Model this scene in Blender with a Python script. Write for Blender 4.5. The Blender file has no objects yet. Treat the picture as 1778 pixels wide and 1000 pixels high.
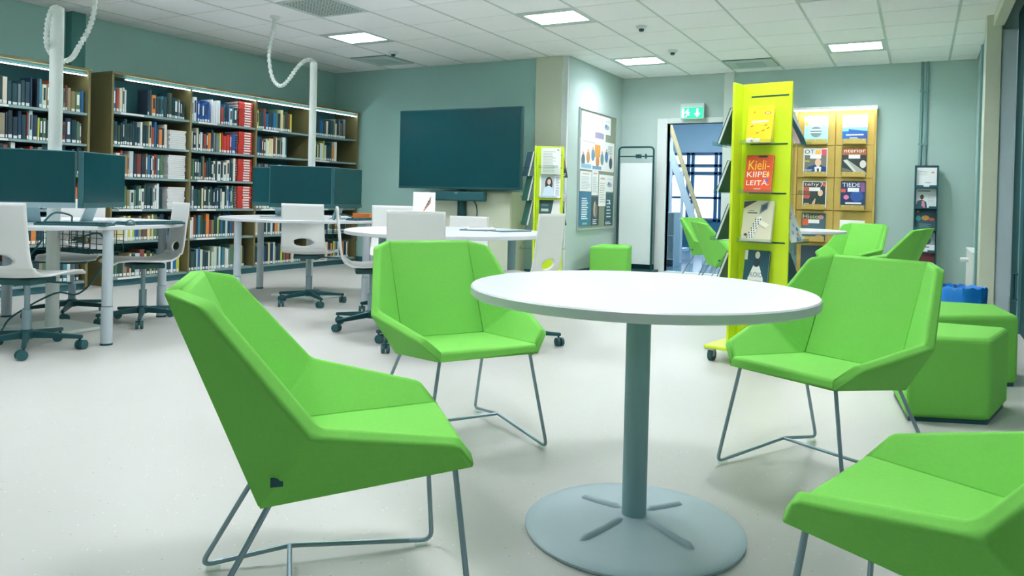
import bpy, bmesh, math, random
from mathutils import Vector, Matrix
random.seed(7)
S = bpy.context.scene
COL = S.collection
PI = math.pi

# ------------------------------------------------------------------ camera, world, exposure
F_PX, CX, CY = 1306.73, 888.26, 357.10
YAW, PITCH, ROLL, CAM_Z = 0.4974, 0.0116, -0.0245, 0.968
cy_, sy_ = math.cos(YAW), math.sin(YAW); cp_, sp_ = math.cos(PITCH), math.sin(PITCH)
_r = Vector((cy_, sy_, 0)); _f = Vector((-sy_*cp_, cy_*cp_, -sp_)); _d = _f.cross(_r)
_r2 = math.cos(ROLL)*_r + math.sin(ROLL)*_d; _d2 = -math.sin(ROLL)*_r + math.cos(ROLL)*_d
cam_data = bpy.data.cameras.new('camera'); cam = bpy.data.objects.new('camera', cam_data); COL.objects.link(cam)
m = Matrix.Identity(4)
for i in range(3):
    m[i][0] = _r2[i]; m[i][1] = -_d2[i]; m[i][2] = -_f[i]
m[2][3] = CAM_Z
cam.matrix_world = m
cam_data.sensor_width = 36.0; cam_data.sensor_fit = 'HORIZONTAL'
cam_data.lens = F_PX/1778*36
cam_data.shift_x = (889-CX)/1778; cam_data.shift_y = (CY-500)/1778
cam_data.clip_start = 0.02; cam_data.clip_end = 100
S.camera = cam

world = bpy.data.worlds.new('world'); S.world = world; world.use_nodes = True
bg = world.node_tree.nodes['Background']; bg.inputs[0].default_value = (0.66, 0.87, 0.88, 1); bg.inputs[1].default_value = 0.15  # teal fill light added to tint the shadows, entering by the open rear
S.view_settings.view_transform = 'Standard'; S.view_settings.look = 'None'
S.view_settings.gamma = 1.0; S.view_settings.exposure = 1.16; S.view_settings.use_curve_mapping = False
LAMP_STRENGTH = 33.0

# ------------------------------------------------------------------ materials
def lin(h):
    h = h.lstrip('#'); o = []
    for i in (0, 2, 4):
        c = int(h[i:i+2], 16)/255
        o.append(c/12.92 if c <= 0.04045 else ((c+0.055)/1.055)**2.4)
    return (*o, 1)
_mats = {}
def mat(name, hexc, rough=0.55, metal=0.0, noise=0.0, scale=30.0, bump=0.0, emit=0.0, spec=0.5, sheen=0.0):
    key = name
    if key in _mats: return _mats[key]
    M = bpy.data.materials.new(name); M.use_nodes = True; nt = M.node_tree; b = nt.nodes['Principled BSDF']
    c = lin(hexc)
    b.inputs['Base Color'].default_value = c
    b.inputs['Roughness'].default_value = rough; b.inputs['Metallic'].default_value = metal
    b.inputs['Specular IOR Level'].default_value = spec
    if sheen: b.inputs['Sheen Weight'].default_value = sheen
    if emit:
        b.inputs['Emission Color'].default_value = c; b.inputs['Emission Strength'].default_value = emit
    if noise or bump:
        tc = nt.nodes.new('ShaderNodeTexCoord'); n = nt.nodes.new('ShaderNodeTexNoise')
        n.inputs['Scale'].default_value = scale; n.inputs['Detail'].default_value = 4
        nt.links.new(tc.outputs['Object'], n.inputs['Vector'])
        if noise:
            mx = nt.nodes.new('ShaderNodeMix'); mx.data_type = 'RGBA'
            mx.inputs[6].default_value = tuple(max(0, v*(1-noise)) for v in c[:3])+(1,)
            mx.inputs[7].default_value = tuple(min(1, v*(1+noise)) for v in c[:3])+(1,)
            nt.links.new(n.outputs['Fac'], mx.inputs[0]); nt.links.new(mx.outputs[2], b.inputs['Base Color'])
        if bump:
            bp = nt.nodes.new('ShaderNodeBump'); bp.inputs['Strength'].default_value = bump; bp.inputs['Distance'].default_value = 0.002
            nt.links.new(n.outputs['Fac'], bp.inputs['Height']); nt.links.new(bp.outputs[0], b.inputs['Normal'])
    _mats[key] = M
    return M
def ink(hexc):
    return mat('ink_'+hexc.lstrip('#'), hexc, 0.5)
def objcolor(name, rough=0.55):
    if name in _mats: return _mats[name]
    M = bpy.data.materials.new(name); M.use_nodes = True; nt = M.node_tree; b = nt.nodes['Principled BSDF']
    oi = nt.nodes.new('ShaderNodeObjectInfo'); nt.links.new(oi.outputs['Color'], b.inputs['Base Color'])
    b.inputs['Roughness'].default_value = rough; _mats[name] = M; return M
def attrcolor(name):
    M = bpy.data.materials.new(name); M.use_nodes = True; nt = M.node_tree; b = nt.nodes['Principled BSDF']
    a = nt.nodes.new('ShaderNodeAttribute'); a.attribute_name = 'tone'; nt.links.new(a.outputs['Color'], b.inputs['Base Color'])
    b.inputs['Roughness'].default_value = 0.55; return M
def wood(name, c1, c2, rough=0.5, sc=(2, 30, 2)):
    M = bpy.data.materials.new(name); M.use_nodes = True; nt = M.node_tree; b = nt.nodes['Principled BSDF']
    tc = nt.nodes.new('ShaderNodeTexCoord'); mp = nt.nodes.new('ShaderNodeMapping'); mp.inputs['Scale'].default_value = sc
    n = nt.nodes.new('ShaderNodeTexNoise'); n.inputs['Scale'].default_value = 3; n.inputs['Detail'].default_value = 6
    mx = nt.nodes.new('ShaderNodeMix'); mx.data_type = 'RGBA'; mx.inputs[6].default_value = lin(c1); mx.inputs[7].default_value = lin(c2)
    nt.links.new(tc.outputs['Object'], mp.inputs[0]); nt.links.new(mp.outputs[0], n.inputs['Vector'])
    nt.links.new(n.outputs['Fac'], mx.inputs[0]); nt.links.new(mx.outputs[2], b.inputs['Base Color'])
    b.inputs['Roughness'].default_value = rough; _mats[name] = M; return M
def clear(name, tint='#ffffff', gl=0.12):
    M = bpy.data.materials.new(name); M.use_nodes = True; nt = M.node_tree; nt.nodes.clear()
    o = nt.nodes.new('ShaderNodeOutputMaterial'); mx = nt.nodes.new('ShaderNodeMixShader'); mx.inputs[0].default_value = gl
    t = nt.nodes.new('ShaderNodeBsdfTransparent'); t.inputs[0].default_value = lin(tint)
    g = nt.nodes.new('ShaderNodeBsdfGlossy'); g.inputs['Roughness'].default_value = 0.08
    nt.links.new(t.outputs[0], mx.inputs[1]); nt.links.new(g.outputs[0], mx.inputs[2]); nt.links.new(mx.outputs[0], o.inputs[0])
    _mats[name] = M; return M

def floor_mat():
    M = bpy.data.materials.new('speckled_vinyl'); M.use_nodes = True; nt = M.node_tree; b = nt.nodes['Principled BSDF']
    tc = nt.nodes.new('ShaderNodeTexCoord')
    n = nt.nodes.new('ShaderNodeTexNoise'); n.inputs['Scale'].default_value = 1.2; n.inputs['Detail'].default_value = 3
    v = nt.nodes.new('ShaderNodeTexVoronoi'); v.inputs['Scale'].default_value = 55
    nt.links.new(tc.outputs['Object'], n.inputs['Vector']); nt.links.new(tc.outputs['Object'], v.inputs['Vector'])
    r1 = nt.nodes.new('ShaderNodeMix'); r1.data_type = 'RGBA'; r1.inputs[6].default_value = lin('#bfc1bb'); r1.inputs[7].default_value = lin('#c7c9c3')
    nt.links.new(n.outputs['Fac'], r1.inputs[0])
    # light and dark chips
    lt = nt.nodes.new('ShaderNodeMath'); lt.operation = 'LESS_THAN'; lt.inputs[1].default_value = 0.13; nt.links.new(v.outputs['Distance'], lt.inputs[0])
    sep = nt.nodes.new('ShaderNodeSeparateColor'); nt.links.new(v.outputs['Color'], sep.inputs[0])
    g1 = nt.nodes.new('ShaderNodeMath'); g1.operation = 'GREATER_THAN'; g1.inputs[1].default_value = 0.80; nt.links.new(sep.outputs[0], g1.inputs[0])
    m1 = nt.nodes.new('ShaderNodeMath'); m1.operation = 'MULTIPLY'; nt.links.new(lt.outputs[0], m1.inputs[0]); nt.links.new(g1.outputs[0], m1.inputs[1])
    r2 = nt.nodes.new('ShaderNodeMix'); r2.data_type = 'RGBA'; r2.inputs[7].default_value = lin('#e6e8e0'); nt.links.new(m1.outputs[0], r2.inputs[0]); nt.links.new(r1.outputs[2], r2.inputs[6])
    g2 = nt.nodes.new('ShaderNodeMath'); g2.operation = 'LESS_THAN'; g2.inputs[1].default_value = 0.10; nt.links.new(sep.outputs[1], g2.inputs[0])
    m2 = nt.nodes.new('ShaderNodeMath'); m2.operation = 'MULTIPLY'; nt.links.new(lt.outputs[0], m2.inputs[0]); nt.links.new(g2.outputs[0], m2.inputs[1])
    r3 = nt.nodes.new('ShaderNodeMix'); r3.data_type = 'RGBA'; r3.inputs[7].default_value = lin('#8f9788'); nt.links.new(m2.outputs[0], r3.inputs[0]); nt.links.new(r2.outputs[2], r3.inputs[6])
    nt.links.new(r3.outputs[2], b.inputs['Base Color']); b.inputs['Roughness'].default_value = 0.38; b.inputs['Specular IOR Level'].default_value = 0.35
    return M

GREEN = mat('green_wool', '#78c656', 0.85, noise=0.06, scale=120, bump=0.08, sheen=0.0, spec=0.2)
WHITE = mat('white_laminate', '#d3d9db', 0.35, noise=0.01, scale=5)
WSHELL = mat('white_shell', '#e6e9e6', 0.4, noise=0.01, scale=8)
BLACKP = mat('dark_plastic', '#1f5558', 0.45, noise=0.05, scale=20)
DARK = mat('dark_metal', '#1d4f55', 0.4, metal=0.3, noise=0.05, scale=20)
SCREEN = mat('dark_screen', '#06464c', 0.25, noise=0.02, scale=3)
STEEL = mat('satin_steel', '#8fa6ae', 0.35, metal=0.75, noise=0.04, scale=15)
GREYPAINT = mat('grey_paint', '#b0c6cd', 0.45, noise=0.03, scale=6)
GREYLEG = mat('grey_leg', '#86aab0', 0.45, noise=0.03, scale=6)
LEGW = mat('pale_leg', '#b9c6cc', 0.45, noise=0.02, scale=6)
LIME = mat('lime_panel', '#cfe92a', 0.3, noise=0.03, scale=4)
ALU = mat('aluminium', '#c2cdd0', 0.35, metal=0.5, noise=0.03, scale=10)
PAPER = mat('paper', '#f1f4f2', 0.7)
OAK = wood('oak', '#b59a4a', '#c9b05e')
OAKD = wood('oak_case', '#736c44', '#82794d', sc=(2, 2, 0.4))
ACRYL = clear('clear_acrylic', '#f3fbf6', 0.14)
GLASS = clear('window_glass', '#dceef0', 0.08)
SHELFG = mat('shelf_grey', '#8aa6a6', 0.4, metal=0.2, noise=0.03, scale=8)

# ------------------------------------------------------------------ mesh builder
class MB:
    def __init__(s): s.v = []; s.f = []; s.m = []; s.mats = []; s.sm = []
    def mi(s, M):
        if M not in s.mats: s.mats.append(M)
        return s.mats.index(M)
    def add(s, vs, fs, M, smooth=False, T=None):
        o = len(s.v); i = s.mi(M)
        for p in vs:
            p = Vector(p)
            s.v.append(tuple(T @ p) if T is not None else tuple(p))
        for f in fs: s.f.append(tuple(o+k for k in f)); s.m.append(i); s.sm.append(smooth)
        return s
    def box(s, x0, y0, z0, x1, y1, z1, M, T=None):
        vs = [(x0,y0,z0),(x1,y0,z0),(x1,y1,z0),(x0,y1,z0),(x0,y0,z1),(x1,y0,z1),(x1,y1,z1),(x0,y1,z1)]
        return s.add(vs, [(3,2,1,0),(4,5,6,7),(0,1,5,4),(1,2,6,5),(2,3,7,6),(3,0,4,7)], M, False, T)
    def cbox(s, c, d, M, T=None):
        return s.box(c[0]-d[0]/2, c[1]-d[1]/2, c[2]-d[2]/2, c[0]+d[0]/2, c[1]+d[1]/2, c[2]+d[2]/2, M, T)
    def tube(s, pts, r, M, n=10, cap=True, T=None):
        pts = [Vector(p) for p in pts]; rs = r if isinstance(r, (list, tuple)) else [r]*len(pts)
        vs = []; fs = []; up = None
        for i, p in enumerate(pts):
            t = (pts[min(i+1, len(pts)-1)]-pts[max(i-1, 0)])
            if t.length < 1e-9: t = Vector((0,0,1))
            t.normalize()
            if up is None:
                up = Vector((0,0,1)) if abs(t.z) < 0.9 else Vector((1,0,0))
            a = up - t*up.dot(t)
            if a.length < 1e-6: a = t.orthogonal()
            a.normalize(); up = a; b = t.cross(a)
            for k in range(n):
                an = 2*PI*k/n; vs.append(p+(a*math.cos(an)+b*math.sin(an))*rs[i])
        for i in range(len(pts)-1):
            for k in range(n):
                fs.append((i*n+k, i*n+(k+1)%n, (i+1)*n+(k+1)%n, (i+1)*n+k))
        s.add(vs, fs, M, True, T)
        if cap:
            o = len(pts)-1
            s.add(vs[:n], [tuple(reversed(range(n)))], M, False, T); s.add(vs[o*n:], [tuple(range(n))], M, False, T)
        return s
    def lathe(s, prof, M, n=32, T=None, smooth=True):
        vs = []; fs = []
        for r, z in prof:
            for k in range(n): vs.append((r*math.cos(2*PI*k/n), r*math.sin(2*PI*k/n), z))
        for i in range(len(prof)-1):
            for k in range(n): fs.append((i*n+k, i*n+(k+1)%n, (i+1)*n+(k+1)%n, (i+1)*n+k))
        fs.append(tuple(reversed(range(n)))); fs.append(tuple((len(prof)-1)*n+k for k in range(n)))
        return s.add(vs, fs, M, smooth, T)
    def prism(s, poly, z0, z1, M, T=None):
        n = len(poly); vs = [(p[0],p[1],z0) for p in poly]+[(p[0],p[1],z1) for p in poly]
        fs = [tuple(reversed(range(n))), tuple(range(n, 2*n))]+[(k,(k+1)%n,n+(k+1)%n,n+k) for k in range(n)]
        return s.add(vs, fs, M, False, T)
    def build(s, name, parent=None, bevel=0, seg=2, angle=None):
        me = bpy.data.meshes.new(name); me.from_pydata(s.v, [], s.f)
        for M in s.mats: me.materials.append(M)
        me.polygons.foreach_set('material_index', s.m); me.polygons.foreach_set('use_smooth', s.sm); me.update()
        bm = bmesh.new(); bm.from_mesh(me); bmesh.ops.recalc_face_normals(bm, faces=bm.faces); bm.to_mesh(me); bm.free()
        if any(s.sm):
            try: me.set_sharp_from_angle(angle=math.radians(40))
            except Exception: pass
        o = bpy.data.objects.new(name, me); COL.objects.link(o)
        if parent is not None: o.parent = parent
        if bevel:
            b = o.modifiers.new('bevel', 'BEVEL'); b.width = bevel; b.segments = seg; b.limit_method = 'ANGLE'; b.angle_limit = math.radians(35)
            b.harden_normals = False
        return o
def tag(o, label=None, cat=None, group=None, kind=None):
    if label: o['label'] = label
    if cat: o['category'] = cat
    if group: o['group'] = group
    if kind: o['kind'] = kind
    return o
def thing(name, label, cat, loc=(0,0,0), rz=0, group=None, rx=0):
    o = bpy.data.objects.new(name, None); COL.objects.link(o); o.empty_display_size = 0.1
    o.location = loc; o.rotation_euler = (rx, 0, rz); return tag(o, label, cat, group)
def struct(name, mb, parent=None, **k):
    o = mb.build(name, parent, **k)
    if parent is None: o['kind'] = 'structure'
    return o
KIDS = {}
def kids(o):
    return [c for c in bpy.data.objects if c.parent == o]
def copy_tree(o, parent=None):
    c = o.copy(); COL.objects.link(c); c.parent = parent
    for k in kids(o): copy_tree(k, c)
    return c
def R(d): return math.radians(d)
def face(dx, dy):           # rz that turns local +y to (dx,dy)
    return math.atan2(dy, dx)-PI/2

# flat print: x right, z up, looking at it from -y
_txt = {}
class Print:
    def __init__(s): s.mb = MB(); s.l = 0
    def _y(s): s.l += 1; return -0.0004-0.00012*s.l
    def poly(s, pts, c):
        y = s._y(); s.mb.add([(p[0], y, p[1]) for p in pts], [tuple(range(len(pts)))], ink(c)); return s
    def rect(s, x0, z0, x1, z1, c): return s.poly([(x0,z0),(x1,z0),(x1,z1),(x0,z1)], c)
    def ell(s, x, z, rx, rz, c, n=18): return s.poly([(x+rx*math.cos(2*PI*k/n), z+rz*math.sin(2*PI*k/n)) for k in range(n)], c)
    def text(s, t, x, z, h, c, w=None, align='CENTER'):
        if t not in _txt:
            cu = bpy.data.curves.new('t', 'FONT'); cu.body = t; cu.size = 1; cu.resolution_u = 3
            ob = bpy.data.objects.new('t', cu); me = bpy.data.meshes.new_from_object(ob)
            _txt[t] = ([tuple(v.co) for v in me.vertices], [tuple(p.vertices) for p in me.polygons])
            bpy.data.objects.remove(ob); bpy.data.curves.remove(cu); bpy.data.meshes.remove(me)
        vs, fs = _txt[t]
        if not vs: return s
        xs = [v[0] for v in vs]; ys = [v[1] for v in vs]; x0, x1, y0, y1 = min(xs), max(xs), min(ys), max(ys)
        sz = h/max(1e-6, y1-y0); sx = sz if w is None else w/max(1e-6, x1-x0); y = s._y()
        ox = x-(x1-x0)*sx/2 if align == 'CENTER' else x
        s.mb.add([(ox+(v[0]-x0)*sx, y, z+(v[1]-y0)*sz) for v in vs], fs, ink(c)); return s
    def lines(s, x0, z0, x1, z1, n, c, fill=0.45):
        st = (z1-z0)/n; y = s._y()
        for k in range(n):
            e = x0+(x1-x0)*(0.7+0.3*random.random()); z = z0+k*st
            s.mb.add([(x0,y,z),(e,y,z),(e,y,z+st*fill),(x0,y,z+st*fill)], [(0,1,2,3)], ink(c))
        return s
    def build(s, name, parent, y=0):
        o = s.mb.build(name, parent); o.location = (0, y, 0); o['kind'] = 'stuff'; return o
def sheet_item(name, label, cat, loc, rz, tilt, w, h, t, base, fn=None, group=None, pages=False, roll=0, partname='cover'):
    """upright flat item: origin bottom centre, faces local -y, leans back by tilt"""
    e = thing(name, label, cat, loc, rz, group, rx=0)
    e.rotation_euler = (Matrix.Rotation(rz, 3, 'Z') @ Matrix.Rotation(-tilt, 3, 'X') @ Matrix.Rotation(roll, 3, 'Y')).to_euler()
    mb = MB()
    if pages:
        mb.box(-w/2, -t, 0, w/2, -t+0.003, h, ink(base)); mb.box(-w/2, -0.003, 0, w/2, 0, h, ink(base)); mb.box(-w/2, -t+.003, 0, -w/2+0.003, -.003, h, ink(base))
        o = mb.build(partname, e)
        MB().box(-w/2+.003, -t+.003, 0.003, w/2-.004, -.003, h-.003, PAPER).build('pages', e)
    else:
        mb.box(-w/2, -t, 0, w/2, 0, h, ink(base)); mb.build(partname, e)
    if fn:
        p = Print(); fn(p, w, h); p.build('print', e, -t)
    return e

# ------------------------------------------------------------------ setting
CEIL = 2.661; XL, XR = -7.35, 0.53; YT, YB = 8.20, 10.02; XS = -3.71
WALL_T = mat('wall_paint_teal_shade', '#a6d0c7', 0.8, noise=0.03, scale=2, bump=0.05)  # dim teal light of the left side is put into this wall colour
WALL_L = mat('wall_paint_light', '#bbcfca', 0.8, noise=0.02, scale=2, bump=0.05)
WALL_B = mat('wall_paint_back', '#b4cfc9', 0.8, noise=0.02, scale=2, bump=0.05)
CREAM = mat('cream_panel', '#d3dcc4', 0.6, noise=0.02, scale=3)
TRIMW = mat('white_trim', '#dfe8e6', 0.5, noise=0.01, scale=4)
BASEB = mat('dark_baseboard', '#2d6169', 0.5, noise=0.03, scale=6)
struct('floor', MB().box(-8.0, -3.0, -0.1, 4.0, YB+0.12, 0.0, floor_mat()))
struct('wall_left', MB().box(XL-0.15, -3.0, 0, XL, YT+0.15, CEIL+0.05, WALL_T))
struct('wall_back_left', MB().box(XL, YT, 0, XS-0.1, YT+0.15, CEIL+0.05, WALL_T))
struct('wall_side', MB().box(XS-0.1, YT, 0, XS, YB, CEIL+0.05, WALL_L))
DX0, DX1, DH = -3.05, -2.30, 2.015
struct('wall_back', MB().box(XS-0.1, YB, 0, DX0, YB+0.12, CEIL+0.05, WALL_L).box(DX0, YB, DH, DX1, YB+0.12, CEIL+0.05, WALL_L)
       .box(DX1, YB, 0, XR+0.15, YB+0.12, CEIL+0.05, WALL_B))
struct('wall_right', MB().box(XR, 7.86, 0, XR+0.15, YB, CEIL+0.05, WALL_B))
struct('trim_1', MB().box(-4.13, YT-0.055, 0, -3.785, YT, CEIL, CREAM).box(-3.785, YT-0.045, 0, XS, YT, CEIL, TRIMW), bevel=0.004)
struct('trim_2', MB().box(DX1, YB-0.03, 0, DX1+0.13, YB, CEIL, TRIMW), bevel=0.004)
struct('trim_3', MB().box(XL, 4.36, 0, XL+0.10, 4.50, CEIL, mat('pilaster', '#4f857f', 0.8, noise=0.03, scale=3)), bevel=0.004)
struct('baseboard_back_left', MB().box(XL, YT-0.015, 0, -4.13, YT, 0.09, BASEB))
struct('baseboard_back', MB().box(XS, YB-0.015, 0, DX0-0.14, YB, 0.09, BASEB).box(DX1+0.13, YB-0.015, 0, XR, YB, 0.09, BASEB))
struct('baseboard_side', MB().box(XS, YT, 0, XS+0.015, YB-0.015, 0.09, BASEB))
# right-hand corner: column, white jamb, beam and dark glazed door
struct('trim_4', MB().box(0.47, 7.78, 0, 0.585, 7.98, CEIL, CREAM), bevel=0.004)
struct('trim_5', MB().box(0.585, 7.80, 0, 0.70, 7.96, 2.53, mat('jamb', '#c3d6dc', 0.5, noise=0.01, scale=4)), bevel=0.003)
struct('trim_6', MB().box(0.52, 3.0, 2.56, 0.60, 7.78, CEIL, CREAM), bevel=0.004)
d3 = struct('door_2', MB().box(0.705, 5.2, 0, 0.76, 7.80, CEIL, mat('dark_glass_door', '#0c4145', 0.6, spec=0.15, noise=0.03, scale=3)))
MB().box(0.685, 7.02, 0, 0.705, 7.10, 2.53, mat('door_stile', '#4c7f88', 0.4, noise=0.03, scale=5)).build('door_stile', d3)
MB().tube([(0.70, 7.06, 0.46), (0.655, 7.06, 0.46), (0.655, 7.06, 0.26), (0.70, 7.06, 0.26)], 0.014, DARK).build('door_handle', d3)
# door frame to the hall
d1 = struct('door_1', MB().box(DX0-0.135, YB-0.035, 0, DX0, YB+0.12, DH+0.07, TRIMW).box(DX0, YB-0.035, DH, DX1, YB+0.12, DH+0.07, TRIMW), bevel=0.004)
MB().box(DX0-0.135, YB-0.02, -0.0, DX1, YB+0.14, 0.006, mat('threshold', '#c8d2d0', 0.5)).build('threshold', d1)

# ceiling: slab, rails, tiles
X0, Y0 = -4.553, 6.728
TILE = mat('ceiling_tile', '#fafcfc', 0.85, noise=0.02, scale=60, bump=0.05)
RAIL = mat('ceiling_rail', '#c4d2cb', 0.6, noise=0.02, scale=20)
GAP = mat('ceiling_gap', '#7f978f', 0.8)
ceil = struct('ceiling', MB().box(XL, -3.0, CEIL+0.03, XR+0.25, YB, CEIL+0.12, GAP))
LIGHTS = [(-2,-1), (2,-1), (6,-1), (2,3), (6,3), (-2,-5), (2,-5), (6,-5), (-2,-9), (2,-9), (6,-9)]
SPECIAL = {(-1,-3), (-3,1), (4,4)}
tile_mb = MB().box(-0.5, -0.5, 0, 0.5, 0.5, 0.03, TILE)
tproto = None
def put_tile(x0, y0, x1, y1):
    global tproto
    g = 0.011
    if tproto is None: t = tproto = tile_mb.build('ceiling_tile', ceil)
    else: t = tproto.copy(); COL.objects.link(t)
    t.location = ((x0+x1)/2, (y0+y1)/2, CEIL); t.scale = (x1-x0-0.018, y1-y0-g, 1)
for c in range(-5, 9):
    for r in range(-7, 6):
        if (c, r) in LIGHTS or (c, r) in SPECIAL: continue
        x0, y0 = X0+0.6*c, Y0+0.6*r; x1, y1 = x0+0.6, y0+0.6
        x0, x1 = max(x0, XL), min(x1, XR); top = YT if (x0+x1)/2 < XS else YB; y1 = min(y1, top)
        if x0 < XS-0.01 and x1 > XS and y1 > YT: x0 = XS if y0 > YT else x0
        if x0 < XS-0.01 and y1 > YT:
            if x1 > XS+.05: put_tile(XS, YT, x1, y1)
            y1 = YT
        if x1-x0 < 0.05 or y1-y0 < 0.05: continue
        put_tile(x0, y0, x1, y1)
# big plain panels out of view behind the camera, with light cut-outs left to luminaires hung below
for c in range(-5, 9):
    x0, x1 = max(X0+0.6*c, XL), min(X0+0.6*c+0.6, XR)
    if x1-x0 < 0.05: continue
    if (c, -9) in LIGHTS:
        put_tile(x0, -2.9, x1, Y0-0.6*9); put_tile(x0, Y0-0.6*8, x1, Y0-0.6*7)
    else: put_tile(x0, -2.9, x1, Y0-0.6*7)
rproto = None
for c in range(-4, 9):
    x = X0+0.6*c; y1 = YT if x < XS else YB
    rl = MB().box(x-0.011, 2.5, CEIL-0.002, x+0.011, y1, CEIL+0.02, RAIL).build('ceiling_rail', ceil)

# ------------------------------------------------------------------ ceiling fittings
LAMP = mat('lamp_white', '#f7f5fb', 0.5, emit=LAMP_STRENGTH)
LOUV = mat('louvre', '#dbe8ea', 0.3, metal=0.3)
HOUS = mat('lamp_frame', '#bccdc8', 0.5, noise=0.02, scale=10)
NAMES = {(-2,-1): 'square louvred ceiling lamp nearest the cable pole of the far desk',
 (2,-1): 'square louvred ceiling lamp above the white column, nearer than the one behind',
 (6,-1): 'square louvred ceiling lamp cut by the top edge, right of centre',
 (2,3): 'small-looking louvred ceiling lamp in front of the notice board corner',
 (6,3): 'louvred ceiling lamp at the back above the black brochure rack'}
def luminaire(c, r):
    x, y = X0+0.6*c+0.3, Y0+0.6*r+0.3
    e = thing('ceiling_lamp', NAMES.get((c, r), 'louvred ceiling lamp outside the frame, %s column of the %s row' % ({-2:'left',2:'middle',6:'right'}[c], {-5:'nearer',-9:'rearmost'}.get(r, 'visible'))), 'lamp', (x, y, CEIL), 0, 'square louvred ceiling lamps')
    MB().box(-.293,-.297,0,.293,-.19,.03,HOUS).box(-.293,.19,0,.293,.297,.03,HOUS).box(-.293,-.19,0,-.25,.19,.03,HOUS).box(.25,-.19,0,.293,.19,.03,HOUS).build('frame', e)
    MB().box(-.25,-.19,.024,.25,.19,.03,LAMP).build('lamp_tube', e)
    lv = MB()
    for k in range(1, 5): lv.box(-.25, -.19+.38*k/5-.002, .004, .25, -.19+.38*k/5+.002, .022, LOUV)
    for k in range(1, 12): lv.box(-.25+.5*k/12-.001, -.19, .006, -.25+.5*k/12+.001, .19, .02, LOUV)
    lv.build('louvre', e)
for c, r in LIGHTS: luminaire(c, r)
# air-conditioning cassettes
def cassette(c, r, label):
    x, y = X0+0.6*c+0.3, Y0+0.6*r+0.3
    e = thing('ceiling_air_unit', label, 'air conditioner', (x, y, CEIL), 0, 'square ceiling air units')
    P = mat('air_unit_panel', '#b8ccc4', 0.6, noise=0.02, scale=20)
    MB().box(-.29,-.29,0.0,.29,.29,.03,BLACKP).build('recess', e)
    MB().box(-.27,-.285,-.014,.285,.27,-.002,P).build('panel', e, bevel=0.006)
    MB().box(-.16,-.15,-.018,.16,.15,-.0145,mat('air_grille', '#a4bab3', 0.6, noise=0.1, scale=200)).build('grille', e)
cassette(-3, 1, 'flat square air unit in the ceiling left of the television wall')
cassette(4, 4, 'flat square air unit in the ceiling right above the yellow display tower')
# perforated vent tile
x, y = X0-0.3, Y0-0.6*2.5
e = thing('ceiling_vent', 'perforated square air vent tile with rows of dark holes', 'vent', (x, y, CEIL))
MB().box(-.29,-.29,0,.29,.29,.03,mat('vent_panel', '#c9d6cf', 0.6, noise=0.02, scale=20)).build('panel', e)
hb = MB()
for i in range(14):
    for j in range(14):
        px, py = -.24+.48*i/13, -.24+.48*j/13
        hb.add([(px+.012*math.cos(k*PI/4), py+.012*math.sin(k*PI/4), -.0015) for k in range(8)], [tuple(range(8))], BLACKP)
h = hb.build('hole_pattern', e); h['kind'] = 'stuff'
for (x, y, lab) in [(-2.491, 8.289, 'smoke detector with a dark tip close to the back wall'), (-2.428, 7.03, 'pale smoke detector in the middle of the ceiling'), (-5.563, 7.202, 'smoke detector beside the left ceiling air unit')]:
    e = thing('smoke_detector', lab, 'smoke detector', (x, y, CEIL), 0, 'ceiling smoke detectors')
    MB().lathe([(0.055, 0.0), (0.055, -.012), (0.04, -.028), (0.026, -.03)], mat('detector_white', '#d4e0dc', 0.5), 20).build('base', e)
    MB().lathe([(0.026, -.03), (0.024, -.05), (0.015, -.055)], BLACKP, 16).build('sensor', e)

# ------------------------------------------------------------------ round pedestal table
def disc_top(mb, r, z0, z1, M, n=72):
    b = 0.004
    return mb.lathe([(r-b, z0), (r, z0+b), (r, z1-b), (r-b, z1)], M, n)
def pedestal(loc, label, rb=0.32, grp='round pedestal tables'):
    e = thing('pedestal_table', label, 'table', loc, 0, grp)
    disc_top(MB(), 0.497, 0.684, 0.712, WHITE).build('tabletop', e)
    MB().lathe([(0.036, 0.02), (0.036, 0.684)], GREYLEG, 28).build('column', e)
    MB().lathe([(0.20, 0.684), (0.20, 0.676), (0.12, 0.676)], DARK, 24).build('mounting_plate', e)
    n = 64; mb = MB(); prof = [(0.316, 0.0), (rb, 0.004), (rb, 0.010), (rb-.006, 0.014)]
    for k in range(1, 9):
        t = k/8; prof.append((rb-.006-(rb-.046)*t, 0.014+0.030*(t**1.3)))
    mb.lathe(prof, GREYPAINT, n); b = mb.build('base_plate', e)
    for k in range(4):
        a = R(67+90*k); T = Matrix.Rotation(a, 4, 'Z')
        g = MB(); pts = [(0.05+0.17*i/8, 0, 0.0365-0.0205*(i/8)+(0.003 if 0 < i < 8 else -.004)) for i in range(9)]
        g.tube(pts, [0.010]+[0.014]*7+[0.008], GREYPAINT, 12, T=T); g.build('rib', b)
    return e
pedestal((-0.718, 2.125, 0), 'large white round pedestal table in the foreground between four green chairs')
pedestal((-1.12, 8.04, 0), 'white round table far behind the tall yellow display, partly hidden')

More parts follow.
